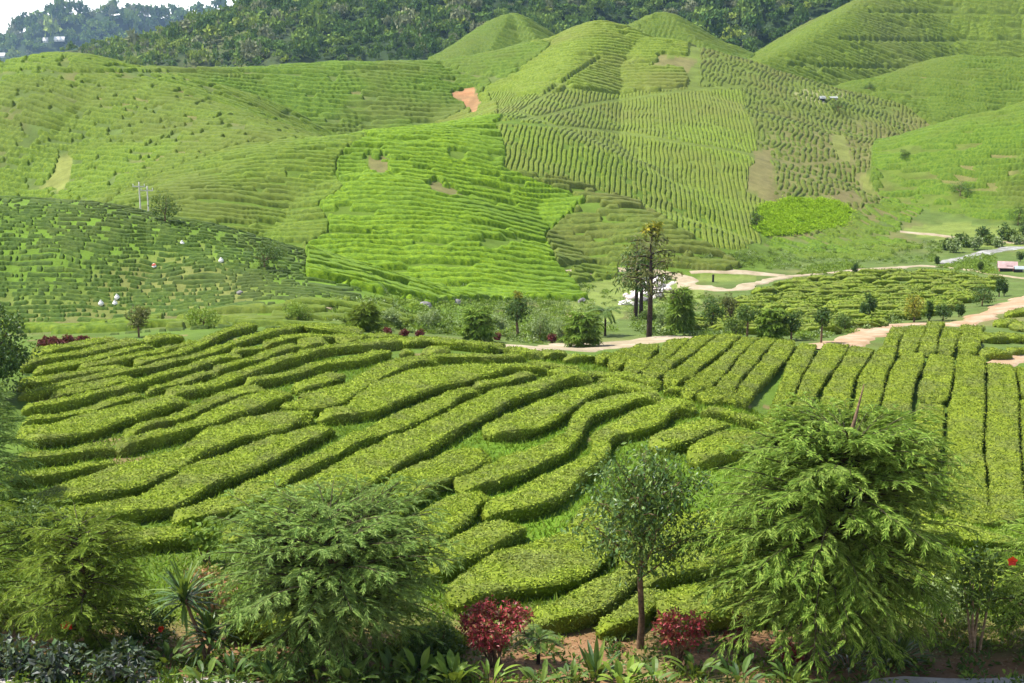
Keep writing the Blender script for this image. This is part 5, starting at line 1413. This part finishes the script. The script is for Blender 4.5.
# riverside thicket: separate bushes
for i in range(12):
    px = 946 + i * 7.2; py = 250 - 0.9 * i + 4 * math.sin(i * 2.1)
    p = G(px, py)
    near_tree('leafy', px, py, py - 13 - 4 * math.sin(i * 1.7), 15, M[['mid_leaf', 'pale_leaf', 'dark_leaf'][i % 3]], 300 + i, 'bush in the thicket along the river bank', 0.0, 'bush', 'bush', 420, 0.3)['group'] = 'bushes along the river'
for i, (px, py, w) in enumerate([(50, 350, 23), (68, 348, 17), (83, 347, 14)]):
    p = G(px, py); shrub('maroon_bush', ['largest', 'middle', 'smallest'][i] + ' of three maroon bushes at the left end of the tea rows', 'bush', px, py, px_h(p, 13 - i), px_h(p, w), M['maroon_leaf'], 330 + i, 1300, 0.12, 0.02, 5, 30, loc=p)
for i, (px, py, w, lab) in enumerate([(388, 336, 9, 'left one of three clipped red balls beyond the far rim'), (404, 337, 8, 'middle one of three clipped red balls beyond the far rim'), (420, 337, 8, 'right one of three clipped red balls beyond the far rim'),
                                      (497, 340, 7, 'small red ball shrub right of the round dark conifer'), (552, 343, 10, 'red ball shrub by the dirt road near the round conifer')]):
    p = G(px, py); shrub('red_ball_shrub', lab, 'shrub', px, py, px_h(p, w), px_h(p, w), M['maroon_leaf'], 340 + i, 360, 0.12, 0.02, 4, 18, loc=p)
p = G(605, 336); palm('palm_tree', 'feathery palm in the valley garden left of the tall pair of trees', 605, 336, px_h(p, 24), px_h(p, 19), 350, 13, 'mid_leaf', 0.34, p, 0.06)

# the tall pair of trees before the waterfall
def tall_tree(label, px, py, top, w, seed, trunks, yellow=False):
    g = np.random.default_rng(seed)
    p = G(px, py); H = px_h(p, py - top); W = px_h(p, w)
    t_ = thing('tall_tree', label, 'tree', p)
    tr = Geo(); cr = Geo()
    for dx, tp in trunks:
        a = np.array([dx, 0, -0.2]); b = np.array([dx * 0.6 + g.normal() * 0.1, 0, H * tp])
        tr.tube([a, a * 0.5 + b * 0.5 + [0.05, 0, 0], b], [0.16, 0.12, 0.03], 7)
        for k in range(20):
            f = 0.42 + 0.56 * k / 20; ang = k * 2.4
            o = a * (1 - f) + b * f; L = W * 0.55 * (1.1 - 0.6 * (f - 0.42)) * g.uniform(0.35, 1.15)
            e = o + np.array([math.cos(ang) * L, math.sin(ang) * L, L * g.uniform(-0.1, 0.45)])
            tr.tube(bent(o, e, 0.15, 5), np.linspace(0.045, 0.01, 5), 4, False)
            n = 36
            q = bent(o, e, 0.15, 12)[g.integers(4, 12, n)] + g.normal(size=(n, 3)) * [0.28, 0.28, 0.14]
            cr.leaves(q, nrm(rdir(n, g) - UP * 0.6), nrm(UP + 0.8 * rdir(n, g)), 0.42 * g.uniform(0.6, 1.2, n), 0.10, 0.05)
    tr.build('trunk', M['bark_dark'], t_, True); cr.build('crown', M['dark_leaf' if not yellow else 'olive_leaf'], t_)
    if yellow:
        q = Geo(); lobes_crown(q, (0.1, 0, H * 0.99), (0.55, 0.5, 0.35), 6, 160, 0.3, g); q.build('yellow_top', M['yellow_leaf'], t_)


tall_tree('tall dark tree with twin trunks, left one of the pair before the waterfall', 637, 319, 240, 46, 361, [(-0.12, 0.93), (0.28, 0.85)])
tall_tree('tallest valley tree with ragged branches and a yellow top, right one of the pair', 649, 337, 227, 58, 362, [(0, 0.97)], True)
# ------------------------------------------------------------------ roads, path, water
def drape(name, label, pts, width, mat, lift=0.06, kind='structure', step=0.6, wob=0.25, xyz=None):
    P = np.array([G(*p)[:2] for p in pts]) if xyz is None else np.asarray(xyz, float)
    wd = np.broadcast_to(np.asarray(width, float), (len(P),))
    S = resample(np.column_stack([P, np.zeros(len(P)), wd]), step)
    C = S[:, :2]; W = S[:, 3]
    T = nrm(np.gradient(C, axis=0)); N = np.stack([-T[:, 1], T[:, 0]], -1)
    m = 9
    o = np.linspace(-0.5, 0.5, m)
    ww = W * (1 + wob * noise2(np.arange(len(C)) / 3.0, np.zeros(len(C)), 17))
    sh = 0.16 * noise2(np.arange(len(C)) / 2.1, np.full(len(C), 4.0), 19) * W
    jag = (np.abs(o)[None] > 0.3) * np.sign(o)[None] * 0.14 * W[:, None] * noise2(np.arange(len(C))[:, None] / 0.9 + 0 * o[None], np.sign(o)[None] * 7 + 0 * C[:, :1], 23)
    XY = C[:, None] + N[:, None] * (o[None] * ww[:, None] + sh[:, None] + jag)[..., None]
    z = hgt(XY[..., 0], XY[..., 1])
    z = z + np.minimum(lift, 0.07) - 0.14 * (np.abs(o)[None] > 0.45)
    V = np.concatenate([XY, z[..., None]], -1)
    n = len(C)
    i = np.arange(n - 1)[:, None] * m; j = np.arange(m - 1)[None]
    F = np.stack([i + j, i + m + j, i + m + j + 1, i + j + 1], -1).reshape(-1, 4)
    o_ = obj(name, mesh(name, V.reshape(-1, 3), F, mat, True))
    tag(o_, label, None, None, kind)
    return o_


drape('dirt_road', 'pale dirt road curving past the near tea field', [(520, 351), (560, 349), (600, 346), (650, 342), (690, 339), (735, 338)], [2.0, 3.6, 5.0, 4.6, 3.6, 2.8], M['road'], 0.12)
drape('dirt_road', 'pale to red dirt road climbing at right between tea fields', [(815, 350), (838, 344), (870, 333), (905, 325), (932, 324), (957, 325), (981, 318), (1003, 308), (1030, 297), (1070, 285)], [1.8, 2.2, 2.4, 1.6, 1.2, 1.6, 2.3, 2.3, 2.3, 2.3], M['road_red'], 0.1)
drape('dirt_road', 'short end of red dirt road at the right edge of the field', [(1000, 366), (1020, 358), (1050, 350)], [1.2, 1.7, 2.0], M['road_red'], 0.14)
drape('track', 'pale track winding over the valley meadow', [(570, 274), (612, 271), (650, 271), (678, 276), (700, 288), (730, 290), (760, 283), (792, 276)], [1.0, 1.2, 1.2, 1.6, 2.6, 2.2, 1.5, 1.0], M['road'], 0.14)
drape('track', 'upper pale track on the valley meadow', [(690, 273), (720, 272), (750, 273), (785, 276)], [0.8, 0.9, 1.8, 1.4], M['road'], 0.12)
drape('track', 'pale track from the meadow to the hut at the right edge', [(792, 277), (820, 274), (850, 271), (890, 268), (920, 266), (950, 268), (985, 273), (1040, 280)], [0.9, 1.0, 1.2, 1.3, 1.1, 0.9, 1.1, 1.3], M['road'], 0.14)
drape('track', 'strip of bare ground across the upper river meadow', [(900, 232), (935, 235), (975, 240), (1035, 243)], [1.0, 1.4, 1.4, 1.2], M['road'], 0.14)
drape('footpath', 'little orange footpath in the valley garden', [(567, 330), (573, 325), (577, 319), (567, 311)], [0.7, 0.9, 1.0, 0.7], M['road_red'], 0.12)
drape('footpath', 'pale bare bank at the foot of the middle hill', [(326, 309), (345, 305), (368, 306)], [0.8, 1.6, 0.8], M['road'], 0.12)
drape('river', 'shallow stony river at the right edge of the valley', [(942, 264), (962, 259), (985, 253), (1005, 249), (1045, 247)], [1.4, 2.6, 2.2, 2.2, 2.6], M['river'], 0.14)
drape('garden_path', 'grey gravel path along the bottom of the garden', None, 1.5, M['path'], 0.05, xyz=[(-12, 21.2), (-8, 21.5), (-5.5, 21.55), (-3.5, 21.0), (0, 20.0), (4, 20.2), (6, 21.2), (8, 21.7), (12, 21.6)])
drape('waterfall', 'white water falling over rocks behind the tall pair of trees', [(660, 276), (652, 281), (645, 290), (634, 298), (624, 305)], [1.2, 1.7, 1.5, 1.2, 1.5], M['water'], 0.08, 'structure', 0.4, 0.7)
drape('waterfall', 'side channel of white water right of the main fall', [(674, 282), (664, 287), (658, 294), (648, 301)], [0.5, 0.7, 0.6, 0.5], M['water'], 0.08, 'structure', 0.5, 0.5)
for i, (px, py, r) in enumerate([(654, 291, 0.7), (662, 288, 0.6), (639, 292, 0.6), (630, 300, 0.7), (646, 281, 0.5), (660, 297, 0.7), (668, 290, 0.6), (636, 306, 0.6), (650, 296, 0.45), (626, 297, 0.5), (668, 279, 0.5), (644, 302, 0.6)]):
    boulder('rock', 'rock in the white water of the waterfall', G(px, py), r * 0.62, M['rock' if i % 3 else 'pale_rock'], 20 + i, 'rock', 'rocks of the waterfall')
for i, (px, py, r, lab) in enumerate([(425, 309, 0.34, 'grey rock at the foot of the middle hill, left of two'), (456, 304, 0.34, 'dark grey rock at the foot of the middle hill'), (582, 303, 0.34, 'dark rock beside the hill foot near the tall trees'), (240, 294, 0.22, 'lone grey rock low on the left tea hill')]):
    boulder('rock', lab, G(px, py), r, M['rock'], 40 + i)

# ------------------------------------------------------------------ sacks of picked tea on the left hill
for i, (px, py, m, lab) in enumerate([(117, 299, 'sack', 'white sack, upper one of a pair lying on the left tea hill'), (115, 305, 'sack', 'white sack, lower one of a pair lying on the left tea hill'), (101, 305, 'sack', 'small white sack left of the pair on the left tea hill'),
                                      (154, 268, 'sack_red', 'white and red bundle halfway up the left tea hill'), (182, 245, 'sack', 'white sack high near the crest of the left tea hill'), (221, 262, 'sack', 'white sack on the right crest of the left tea hill')]):
    p = G(px, py)
    t_ = thing('tea_sack', lab, 'sack', p)
    s = Geo(); n = 9
    s.tube([[0, 0, -0.03], [0, 0, 0.04], [0.01, 0, 0.11], [0.0, 0.01, 0.18], [0, 0, 0.23], [0, 0, 0.26]], [0.10, 0.15, 0.14, 0.10, 0.04, 0.06], 10)
    s.build('bag', M['sack'], t_, True)
    k = Geo(); k.tube([[0, 0, 0.22], [0, 0, 0.24]], [0.05, 0.05], 8); k.build('tie', M['sack_red' if m == 'sack_red' else 'pole'], t_)
    if m == 'sack_red':
        k = Geo(); k.tube([[0.02, 0, 0.12], [-0.03, 0, 0.2], [-0.06, 0.02, 0.22]], [0.14, 0.12, 0.04], 9); k.build('cloth', M['sack_red'], t_, True)

# ------------------------------------------------------------------ electricity poles in the ravine
for px, py, top, lab in ((141, 219, 182, 'pale wooden electricity pole with crossbar, left one of the pair in the ravine'), (149, 221, 186, 'pale wooden electricity pole with crossbar, right one of the pair in the ravine')):
    d = at(px, py, 112.0); z0 = seat(d[0], d[1]); zt = at(px, top, 112.0)[2]
    t_ = thing('electricity_pole', lab, 'utility pole', (d[0], d[1], z0))
    a = Geo(); a.tube([[0, 0, -0.5], [0, 0, (zt - z0) * 0.5], [0, 0, zt - z0]], [0.075, 0.065, 0.05], 8); a.build('pole', M['pole'], t_, True)
    c = Geo(); c.box((0, -0.12, zt - z0 - 0.35), (0.5, 0.035, 0.035)); c.build('crossarm', M['pole'], t_)
    for x in (-0.45, 0, 0.45):
        s = Geo(); s.tube([[x, -0.12, zt - z0 - 0.3], [x, -0.12, zt - z0 - 0.14]], [0.04, 0.03], 6); s.build('insulator', M['white'], t_)
p = G(713, 282)
t_ = thing('post', 'short dark post standing in the grass of the valley meadow', 'post', p)
a = Geo(); a.tube([[0, 0, -0.1], [0, 0, 0.62]], [0.11, 0.09], 8); a.build('shaft', M['dark'], t_)
a = Geo(); a.tube([[0, 0, 0.62], [0, 0, 0.66]], [0.13, 0.12], 8); a.build('cap', M['bark_dark'], t_)


# ------------------------------------------------------------------ buildings
M['roof_dull'] = plain('dull_roof', (0.30, 0.32, 0.30), 0.7, 0.2, 0.1, 2, 0.1)


def hut(name, label, cat, loc, w, d, h, rh, wall, roof, rz, door=True, wins=2, over=0.25, flat=False):
    t_ = thing(name, label, cat, loc); t_.rotation_euler = (0, 0, rz)
    a = Geo(); a.box((0, 0, h / 2 - 0.3), (w / 2, d / 2, h / 2 + 0.3)); 
    if not flat:
        for s in (-1, 1):
            a.add([(s * w / 2, -d / 2, h), (s * w / 2, d / 2, h), (s * w / 2, 0, h + rh)], [(0, 1, 2)])
    a.build('wall', M[wall], t_)
    r = Geo(); ow, od = w / 2 + over, d / 2 + over; th_ = 0.07
    zl = h - over * rh / (d / 2)
    for s in (-1, 1):
        V = [(-ow, s * od, zl + 0.01), (ow, s * od, zl + 0.01), (ow, 0, h + rh + 0.01), (-ow, 0, h + rh + 0.01)]
        V = V + [(x, y, z + th_) for x, y, z in V]
        r.add(V, [(0, 1, 2, 3), (4, 7, 6, 5), (0, 4, 5, 1), (1, 5, 6, 2), (2, 6, 7, 3), (3, 7, 4, 0)])
    ro = r.build('roof', M[roof], t_)
    if door:
        q = Geo(); q.box((-w * 0.2, -d / 2 - 0.015, min(0.95, h * 0.4)), (0.4, 0.02, min(0.95, h * 0.4))); q.build('door', M['dark'], t_)
    for k in range(wins):
        q = Geo(); q.box((w * (0.12 + 0.25 * k), -d / 2 - 0.015, h * 0.6), (0.28, 0.02, 0.3)); q.build('window', M['dark'], t_)
    return t_


p = G(1007, 271); u = px_h(p, 1)
hut('hut', 'small hut with faded pink metal roof and red walls by the river', 'hut', p, 15 * u, 9 * u, 5 * u, 4 * u, 'roof_red', 'roof_pink', -0.25, True, 1, 0.2)
p = G(1019, 272)
hut('shed', 'low grey shed against the right side of the pink roofed hut', 'shed', p, 7 * u, 6 * u, 3.6 * u, 1.6 * u, 'pole', 'roof_grey', -0.2, True, 0, 0.12)
p = G(822, 101); u = px_h(p, 1)
hut('white_building', 'tiny white house in the gap between far tea hills', 'house', p, 4.5 * u, 3.5 * u, 3 * u, 1.5 * u, 'white', 'roof_dull', 0.2, True, 1, 0.15)
p = G(833, 99)
hut('greenhouse', 'long low pale greenhouse right of the tiny white house', 'greenhouse', p, 8 * u, 4 * u, 1.2 * u, 0.9 * u, 'pole', 'roof_dull', 0.1, False, 0, 0.1)

# ------------------------------------------------------------------ forest on the far ridges
def crown_proto(seed, n, leaf):
    g = np.random.default_rng(seed); q = Geo()
    nl = 9; d = rdir(nl, g); d[:, 2] = abs(d[:, 2]) * 0.9
    L = d * np.array([0.62, 0.62, 0.55]); lr = g.uniform(0.28, 0.5, nl)
    k = g.integers(0, nl, n); e = rdir(n, g); e[:, 2] = np.where(e[:, 2] < -0.3, -e[:, 2], e[:, 2])
    pos = L[k] + e * lr[k][:, None]
    q.leaves(pos - 0.3 * leaf * e, nrm(rdir(n, g) - e * 0.2), nrm(e + 0.5 * rdir(n, g)), leaf * g.uniform(0.7, 1.4, n), leaf * 0.8, 0.1)
    return np.concatenate(q.V), np.concatenate(q.F4), n


def forest(name, label, pts, rad, mats, n_leaf, leaf, seed):
    g = np.random.default_rng(seed)
    protos = [crown_proto(seed * 10 + i, n_leaf, leaf) for i in range(7)]
    VV = []; FF = []; MI = []; off = 0; kk = []
    for i, (x, y, z) in enumerate(pts):
        V, F, _ = protos[g.integers(0, 7)]
        a = g.uniform(0, 6.28); s = rad * g.lognormal(-0.05, 0.36); hz = s * g.uniform(0.8, 1.9)
        c, sn = math.cos(a), math.sin(a)
        W = np.stack([(V[:, 0] * c - V[:, 1] * sn) * s + x, (V[:, 0] * sn + V[:, 1] * c) * s + y, V[:, 2] * hz + z + s * 0.55], -1)
        VV.append(W); FF.append(F + off); off += len(V)
        MI.append(np.full(len(F), g.choice(len(mats), p=[0.34, 0.28, 0.2, 0.12, 0.06])))
    o = obj(name, mesh(name, np.concatenate(VV), np.concatenate(FF), mats, False, None, np.concatenate(MI)))
    return tag(o, label, 'forest', None, 'stuff')


def flat_leaf(name, a, b):
    return leaf_mat(name, [a, b], 0.7, 0.1, 0.1)


FM = [flat_leaf('forest_dark', (0.039, 0.085, 0.018), (0.072, 0.137, 0.028)), flat_leaf('forest_mid', (0.065, 0.124, 0.023), (0.111, 0.189, 0.034)), flat_leaf('forest_light', (0.111, 0.182, 0.032), (0.182, 0.260, 0.046)),
      flat_leaf('forest_grey', (0.143, 0.169, 0.081), (0.234, 0.247, 0.127)), flat_leaf('forest_lime', (0.182, 0.247, 0.034), (0.260, 0.325, 0.057))]
fg = np.random.default_rng(77)


def scatter(px0, px1, Y0, Y1, cell, hid_ids, keep=None):
    xs = np.arange((px0 - 512) / FPX * Y1, (px1 - 512) / FPX * Y1, cell); ys = np.arange(Y0, Y1, cell)
    X_, Y_ = np.meshgrid(xs, ys); X_ = X_.ravel() + fg.uniform(-0.5, 0.5, X_.size) * cell; Y_ = Y_.ravel() + fg.uniform(-0.5, 0.5, Y_.size) * cell
    Z_, I_ = hgt(X_, Y_, True)
    px, py = proj(X_, Y_, Z_)
    ok = np.isin(I_, [HID.index(c) for c in hid_ids]) & (px > px0) & (px < px1) & (py > -40)
    if keep is not None: ok &= keep(px, py, X_, Y_)
    return np.stack([X_[ok], Y_[ok], Z_[ok]], -1)


pts = scatter(60, 900, 330, 640, 4.3, ['I', 'base'], lambda px, py, x, y: (py < 66) & (fg.random(len(px)) < sstep(130, 300, px + 60 * fbm(x / 40, y / 40, 89, 2))) & ~((px < 300) & (fbm(x / 30, y / 30, 88, 2) > 0.05) & (fg.random(len(px)) < 0.6)))
print('FOREST', len(pts))
forest('forest', 'dense mixed rain forest covering the dark ridge behind the tea hills', pts, 2.55, FM, 190, 0.25, 5)
pts = scatter(60, 330, 330, 640, 4.0, ['I', 'base'], lambda px, py, x, y: py < 72)
forest('scrub', 'light green scrub on the left shoulder of the forest ridge', pts, 1.7, [FM[2], FM[4], FM[1], FM[3], FM[0]], 40, 0.5, 6)
pts = scatter(-60, 420, 1400, 1960, 11, ['J', 'base'], None)
print('FAR FOREST', len(pts))
forest('far_forest', 'blue hazy rain forest covering the farthest ridge at upper left', pts, 6.8, FM, 80, 0.42, 7)
for px, py, L, lab in ((62, 43, 12, 'long white greenhouse roof among the far blue forest'), (48, 44, 5, 'small white roof left of the far greenhouse'), (4, 59, 9, 'white roof at the left edge of the far forest')):
    keep = _YS; _YS = np.exp(np.linspace(math.log(600), math.log(2200), 3000)); p = ground(px, py); _YS = keep
    u = px_h(p, 1)
    hut('greenhouse', lab, 'greenhouse', p + [0, -8, 2.5], L * 0.8 * u, 4 * u, 2.0, 3.0, 'white', 'white', 0.05, True, 1, 0.5)

# ------------------------------------------------------------------ rough growth on the valley floor and grass in the garden
def ground_growth(name, label, polys, n, rad, mats, nleaf, leaf, seed, rmin=60, rmax=260, hfac=0.7):
    g = np.random.default_rng(seed)
    global _YS
    P = []
    for poly, share in polys:
        a = np.array(poly, float); m = int(n * share * 3)
        q = np.stack([g.uniform(a[:, 0].min(), a[:, 0].max(), m), g.uniform(a[:, 1].min(), a[:, 1].max(), m)], -1)
        q = q[in_poly(q[:, 0], q[:, 1], poly)][:int(n * share)]
        P.append(q)
    P = np.concatenate(P)
    keep = _YS; _YS = np.exp(np.linspace(math.log(rmin), math.log(rmax), 260)); W = grounds(P[:, 0], P[:, 1]); _YS = keep
    q = Geo(); MI = []
    for p in W:
        s = rad * g.lognormal(0, 0.35); e = rdir(nleaf, g); e[:, 2] = abs(e[:, 2]) * hfac
        q.leaves(p + e * s * g.uniform(0.3, 1, (nleaf, 1)), nrm(e + 0.7 * rdir(nleaf, g)), nrm(UP + 0.8 * rdir(nleaf, g)), leaf * g.uniform(0.6, 1.3, nleaf), leaf * 0.5)
        MI.append(np.full(nleaf, g.integers(0, len(mats))))
    o = obj(name, mesh(name, np.concatenate(q.V), np.concatenate(q.F4), mats, False, None, np.concatenate(MI)))
    return tag(o, label, 'undergrowth', None, 'stuff')


ground_growth('undergrowth', 'rough low growth over the valley floor between tea, tracks and river',
              [([(330, 300), (560, 300), (620, 330), (540, 345), (440, 334), (330, 330)], 0.34), ([(620, 300), (720, 296), (770, 320), (735, 338), (640, 336)], 0.2), ([(690, 256), (940, 240), (940, 262), (800, 270), (690, 268)], 0.22),
               ([(380, 285), (600, 285), (620, 300), (600, 318), (380, 304)], 0.16), ([(770, 322), (930, 318), (860, 332), (800, 342)], 0.08)], 1900, 0.34, [M['mid_leaf'], M['lime_leaf'], M['pale_leaf'], M['lime_leaf']], 40, 0.16, 91)
M['meadow_leaf'] = leaf_mat('meadow_leaf', [(0.20, 0.33, 0.016), (0.28, 0.44, 0.024), (0.36, 0.50, 0.04)], 0.6, 0.1, 0.25)
ground_growth('meadow_growth', 'tall lime green crop on the round plot below the central hill', [(LIME[0], 1.0)], 900, 0.42, [M['meadow_leaf']], 34, 0.24, 92, 120, 260, 0.8)
# light green plots beside the track
for poly, n, lab in (([(795, 276), (812, 266), (845, 262), (862, 268), (830, 274)], 110, 'light green low tea plot beside the tiny tree on the track'), ([(936, 268), (970, 257), (996, 254), (992, 268), (1000, 277), (975, 272)], 200, 'light green low tea plot between river and hut')):
    ground_growth('tea_plot', lab, [(poly, 1.0)], n, 0.34, [M['lime_leaf']], 26, 0.2, 93, 100, 220, 0.7)
g = np.random.default_rng(15)
M['lane_grass'] = leaf_mat('lane_grass', [(0.06, 0.12, 0.012), (0.11, 0.20, 0.014), (0.16, 0.27, 0.02), (0.22, 0.28, 0.05)], 0.6, 0.1, 0.25)
n = 42000
gx = g.uniform(-11, 11, n); gy = 21.6 + 7.5 * g.random(n) ** 1.3
w_ = fbm(gx / 2.2, gy / 2.2, 41, 3) + 0.5 * fbm(gx / 9, gy / 9, 31, 4) + 0.35 * (gy - 24.6)
ok = (w_ > g.uniform(-0.2, 0.5, n)); gx, gy = gx[ok], gy[ok]
gz = hgt(gx, gy); n = len(gx)
q = Geo()
q.leaves(np.stack([gx, gy, gz - 0.01], -1), nrm(UP * 0.9 + rdir(n, g) * 0.8), rdir(n, g), 0.12 * g.uniform(0.5, 1.5, n), 0.02 * g.uniform(0.7, 1.6, n), 0.0, 0.3)
o = q.build('grass', M['grass']); tag(o, 'patchy short grass growing over the red garden soil', 'grass', None, 'stuff')
ground_growth('garden_growth', 'low weeds and seedlings growing along the garden edge', [([(-20, 640), (1044, 640), (1044, 692), (-20, 692)], 0.6), ([(0, 655), (480, 655), (480, 692), (0, 692)], 0.4)], 520, 0.2,
              [M['mid_leaf'], M['dark_leaf'], M['lime_leaf'], M['mid_leaf']], 20, 0.12, 97, 18, 40, 0.8)
n = 150000
gx = g.uniform(-14, 22, n); gy = 25.5 + 26 * g.random(n)
ok = (abs(gx) < gy * 0.42); gx, gy = gx[ok], gy[ok]; gz = hgt(gx, gy); n = len(gx)
q = Geo()
q.leaves(np.stack([gx, gy, gz - 0.01], -1), nrm(UP * 0.8 + rdir(n, g) * 0.9), rdir(n, g), 0.15 * g.uniform(0.5, 1.5, n), 0.03 * g.uniform(0.7, 1.6, n), 0.0, 0.3)
o = q.build('field_grass', M['lane_grass']); tag(o, 'bright green grass in the lanes between the tea hedges', 'grass', None, 'stuff')
# fallen leaves and litter on the soil
n = 5000
lx = g.uniform(-11, 11, n); ly = g.uniform(21.8, 26.4, n); lz = hgt(lx, ly) + 0.012
q = Geo(); q.leaves(np.stack([lx, ly, lz], -1), nrm(rdir(n, g) * [1, 1, 0.15]), nrm(UP + 0.3 * rdir(n, g)), 0.07 * g.uniform(0.5, 1.4, n), 0.03, 0.1)
o = q.build('leaf_litter', leaf_mat('dry_leaf', [(0.12, 0.07, 0.03), (0.26, 0.16, 0.08), (0.36, 0.27, 0.15), (0.10, 0.12, 0.04)], 0.8, 0.1, 0.05)); tag(o, 'dry fallen leaves over the garden soil', 'leaf litter', None, 'stuff')
# ------------------------------------------------------------------ light, sky, air
SUN_AZ, SUN_EL = R(-74), R(60)
sd = Vector((math.sin(SUN_AZ) * math.cos(SUN_EL), math.cos(SUN_AZ) * math.cos(SUN_EL), math.sin(SUN_EL)))
sun = bpy.data.lights.new('sun', 'SUN'); sun.energy = 4.2; sun.angle = R(1.5); sun.color = (1.0, 0.955, 0.87)
so = bpy.data.objects.new('sun', sun); COL.objects.link(so)
so.rotation_euler = sd.to_track_quat('Z', 'Y').to_euler()
w = bpy.data.worlds.new('World'); SC.world = w; w.use_nodes = True
nt = w.node_tree; nt.nodes.clear()
sky = nt.nodes.new('ShaderNodeTexSky'); sky.sky_type = 'NISHITA'; sky.sun_disc = False
sky.sun_elevation = SUN_EL; sky.sun_rotation = SUN_AZ; sky.altitude = 1200; sky.dust_density = 2.0
tc = nt.nodes.new('ShaderNodeTexCoord')
mp = nt.nodes.new('ShaderNodeMapping'); mp.inputs['Scale'].default_value = (1, 1, 3)
nt.links.new(tc.outputs['Generated'], mp.inputs[0])
cn = noise_node(nt, 1.6, 7, 0.6, mp.outputs[0], 0.3)
sx = nt.nodes.new('ShaderNodeSeparateXYZ'); nt.links.new(tc.outputs['Generated'], sx.inputs[0])
low = maprange(nt, sx.outputs[2], 0.0, 0.45, 0.46, -0.12)
ad = nt.nodes.new('ShaderNodeMath'); ad.operation = 'ADD'; nt.links.new(cn.outputs[0], ad.inputs[0]); nt.links.new(low, ad.inputs[1])
cl = maprange(nt, ad.outputs[0], 0.46, 0.72)
skyc = mixc(nt, cl, sky.outputs[0], (13.0, 13.0, 13.0))
bg = nt.nodes.new('ShaderNodeBackground'); bg.inputs[1].default_value = 0.09
nt.links.new(skyc, bg.inputs[0])
wo = nt.nodes.new('ShaderNodeOutputWorld'); nt.links.new(bg.outputs[0], wo.inputs[0])
SC.view_settings.view_transform = 'Standard'
SC.view_settings.look = 'None'
SC.view_settings.gamma = 1.0
SC.view_settings.exposure = 1.3
SC.render.engine = 'CYCLES'
SC.cycles.use_denoising = True
SC.cycles.denoiser = 'OPENIMAGEDENOISE'
SC.cycles.max_bounces = 6
SC.cycles.diffuse_bounces = 3
SC.cycles.volume_bounces = 0
SC.cycles.sample_clamp_indirect = 3.0
SC.cycles.sample_clamp_direct = 12.0
SC.cycles.transmission_bounces = 4
SC.cycles.transparent_max_bounces = 8

# ------------------------------------------------------------------ air: far ridges fade to pale blue
xs, ys, zs = (-1500, 1500), (-30, 2750), (-760, 190)
hz = Geo(); hz.box(((xs[0] + xs[1]) / 2, (ys[0] + ys[1]) / 2, (zs[0] + zs[1]) / 2), ((xs[1] - xs[0]) / 2, (ys[1] - ys[0]) / 2, (zs[1] - zs[0]) / 2))
hm = bpy.data.materials.new('haze_air'); hm.use_nodes = True; hn = hm.node_tree; hn.nodes.clear()
pv = hn.nodes.new('ShaderNodeVolumePrincipled'); pv.inputs['Color'].default_value = (0.45, 0.68, 1.0, 1); pv.inputs['Density'].default_value = 0.00010; pv.inputs['Anisotropy'].default_value = 0.3
ho = hn.nodes.new('ShaderNodeOutputMaterial'); hn.links.new(pv.outputs[0], ho.inputs['Volume'])
hzo = hz.build('haze', hm); tag(hzo, 'thin bluish air over the whole valley', None, None, 'stuff')
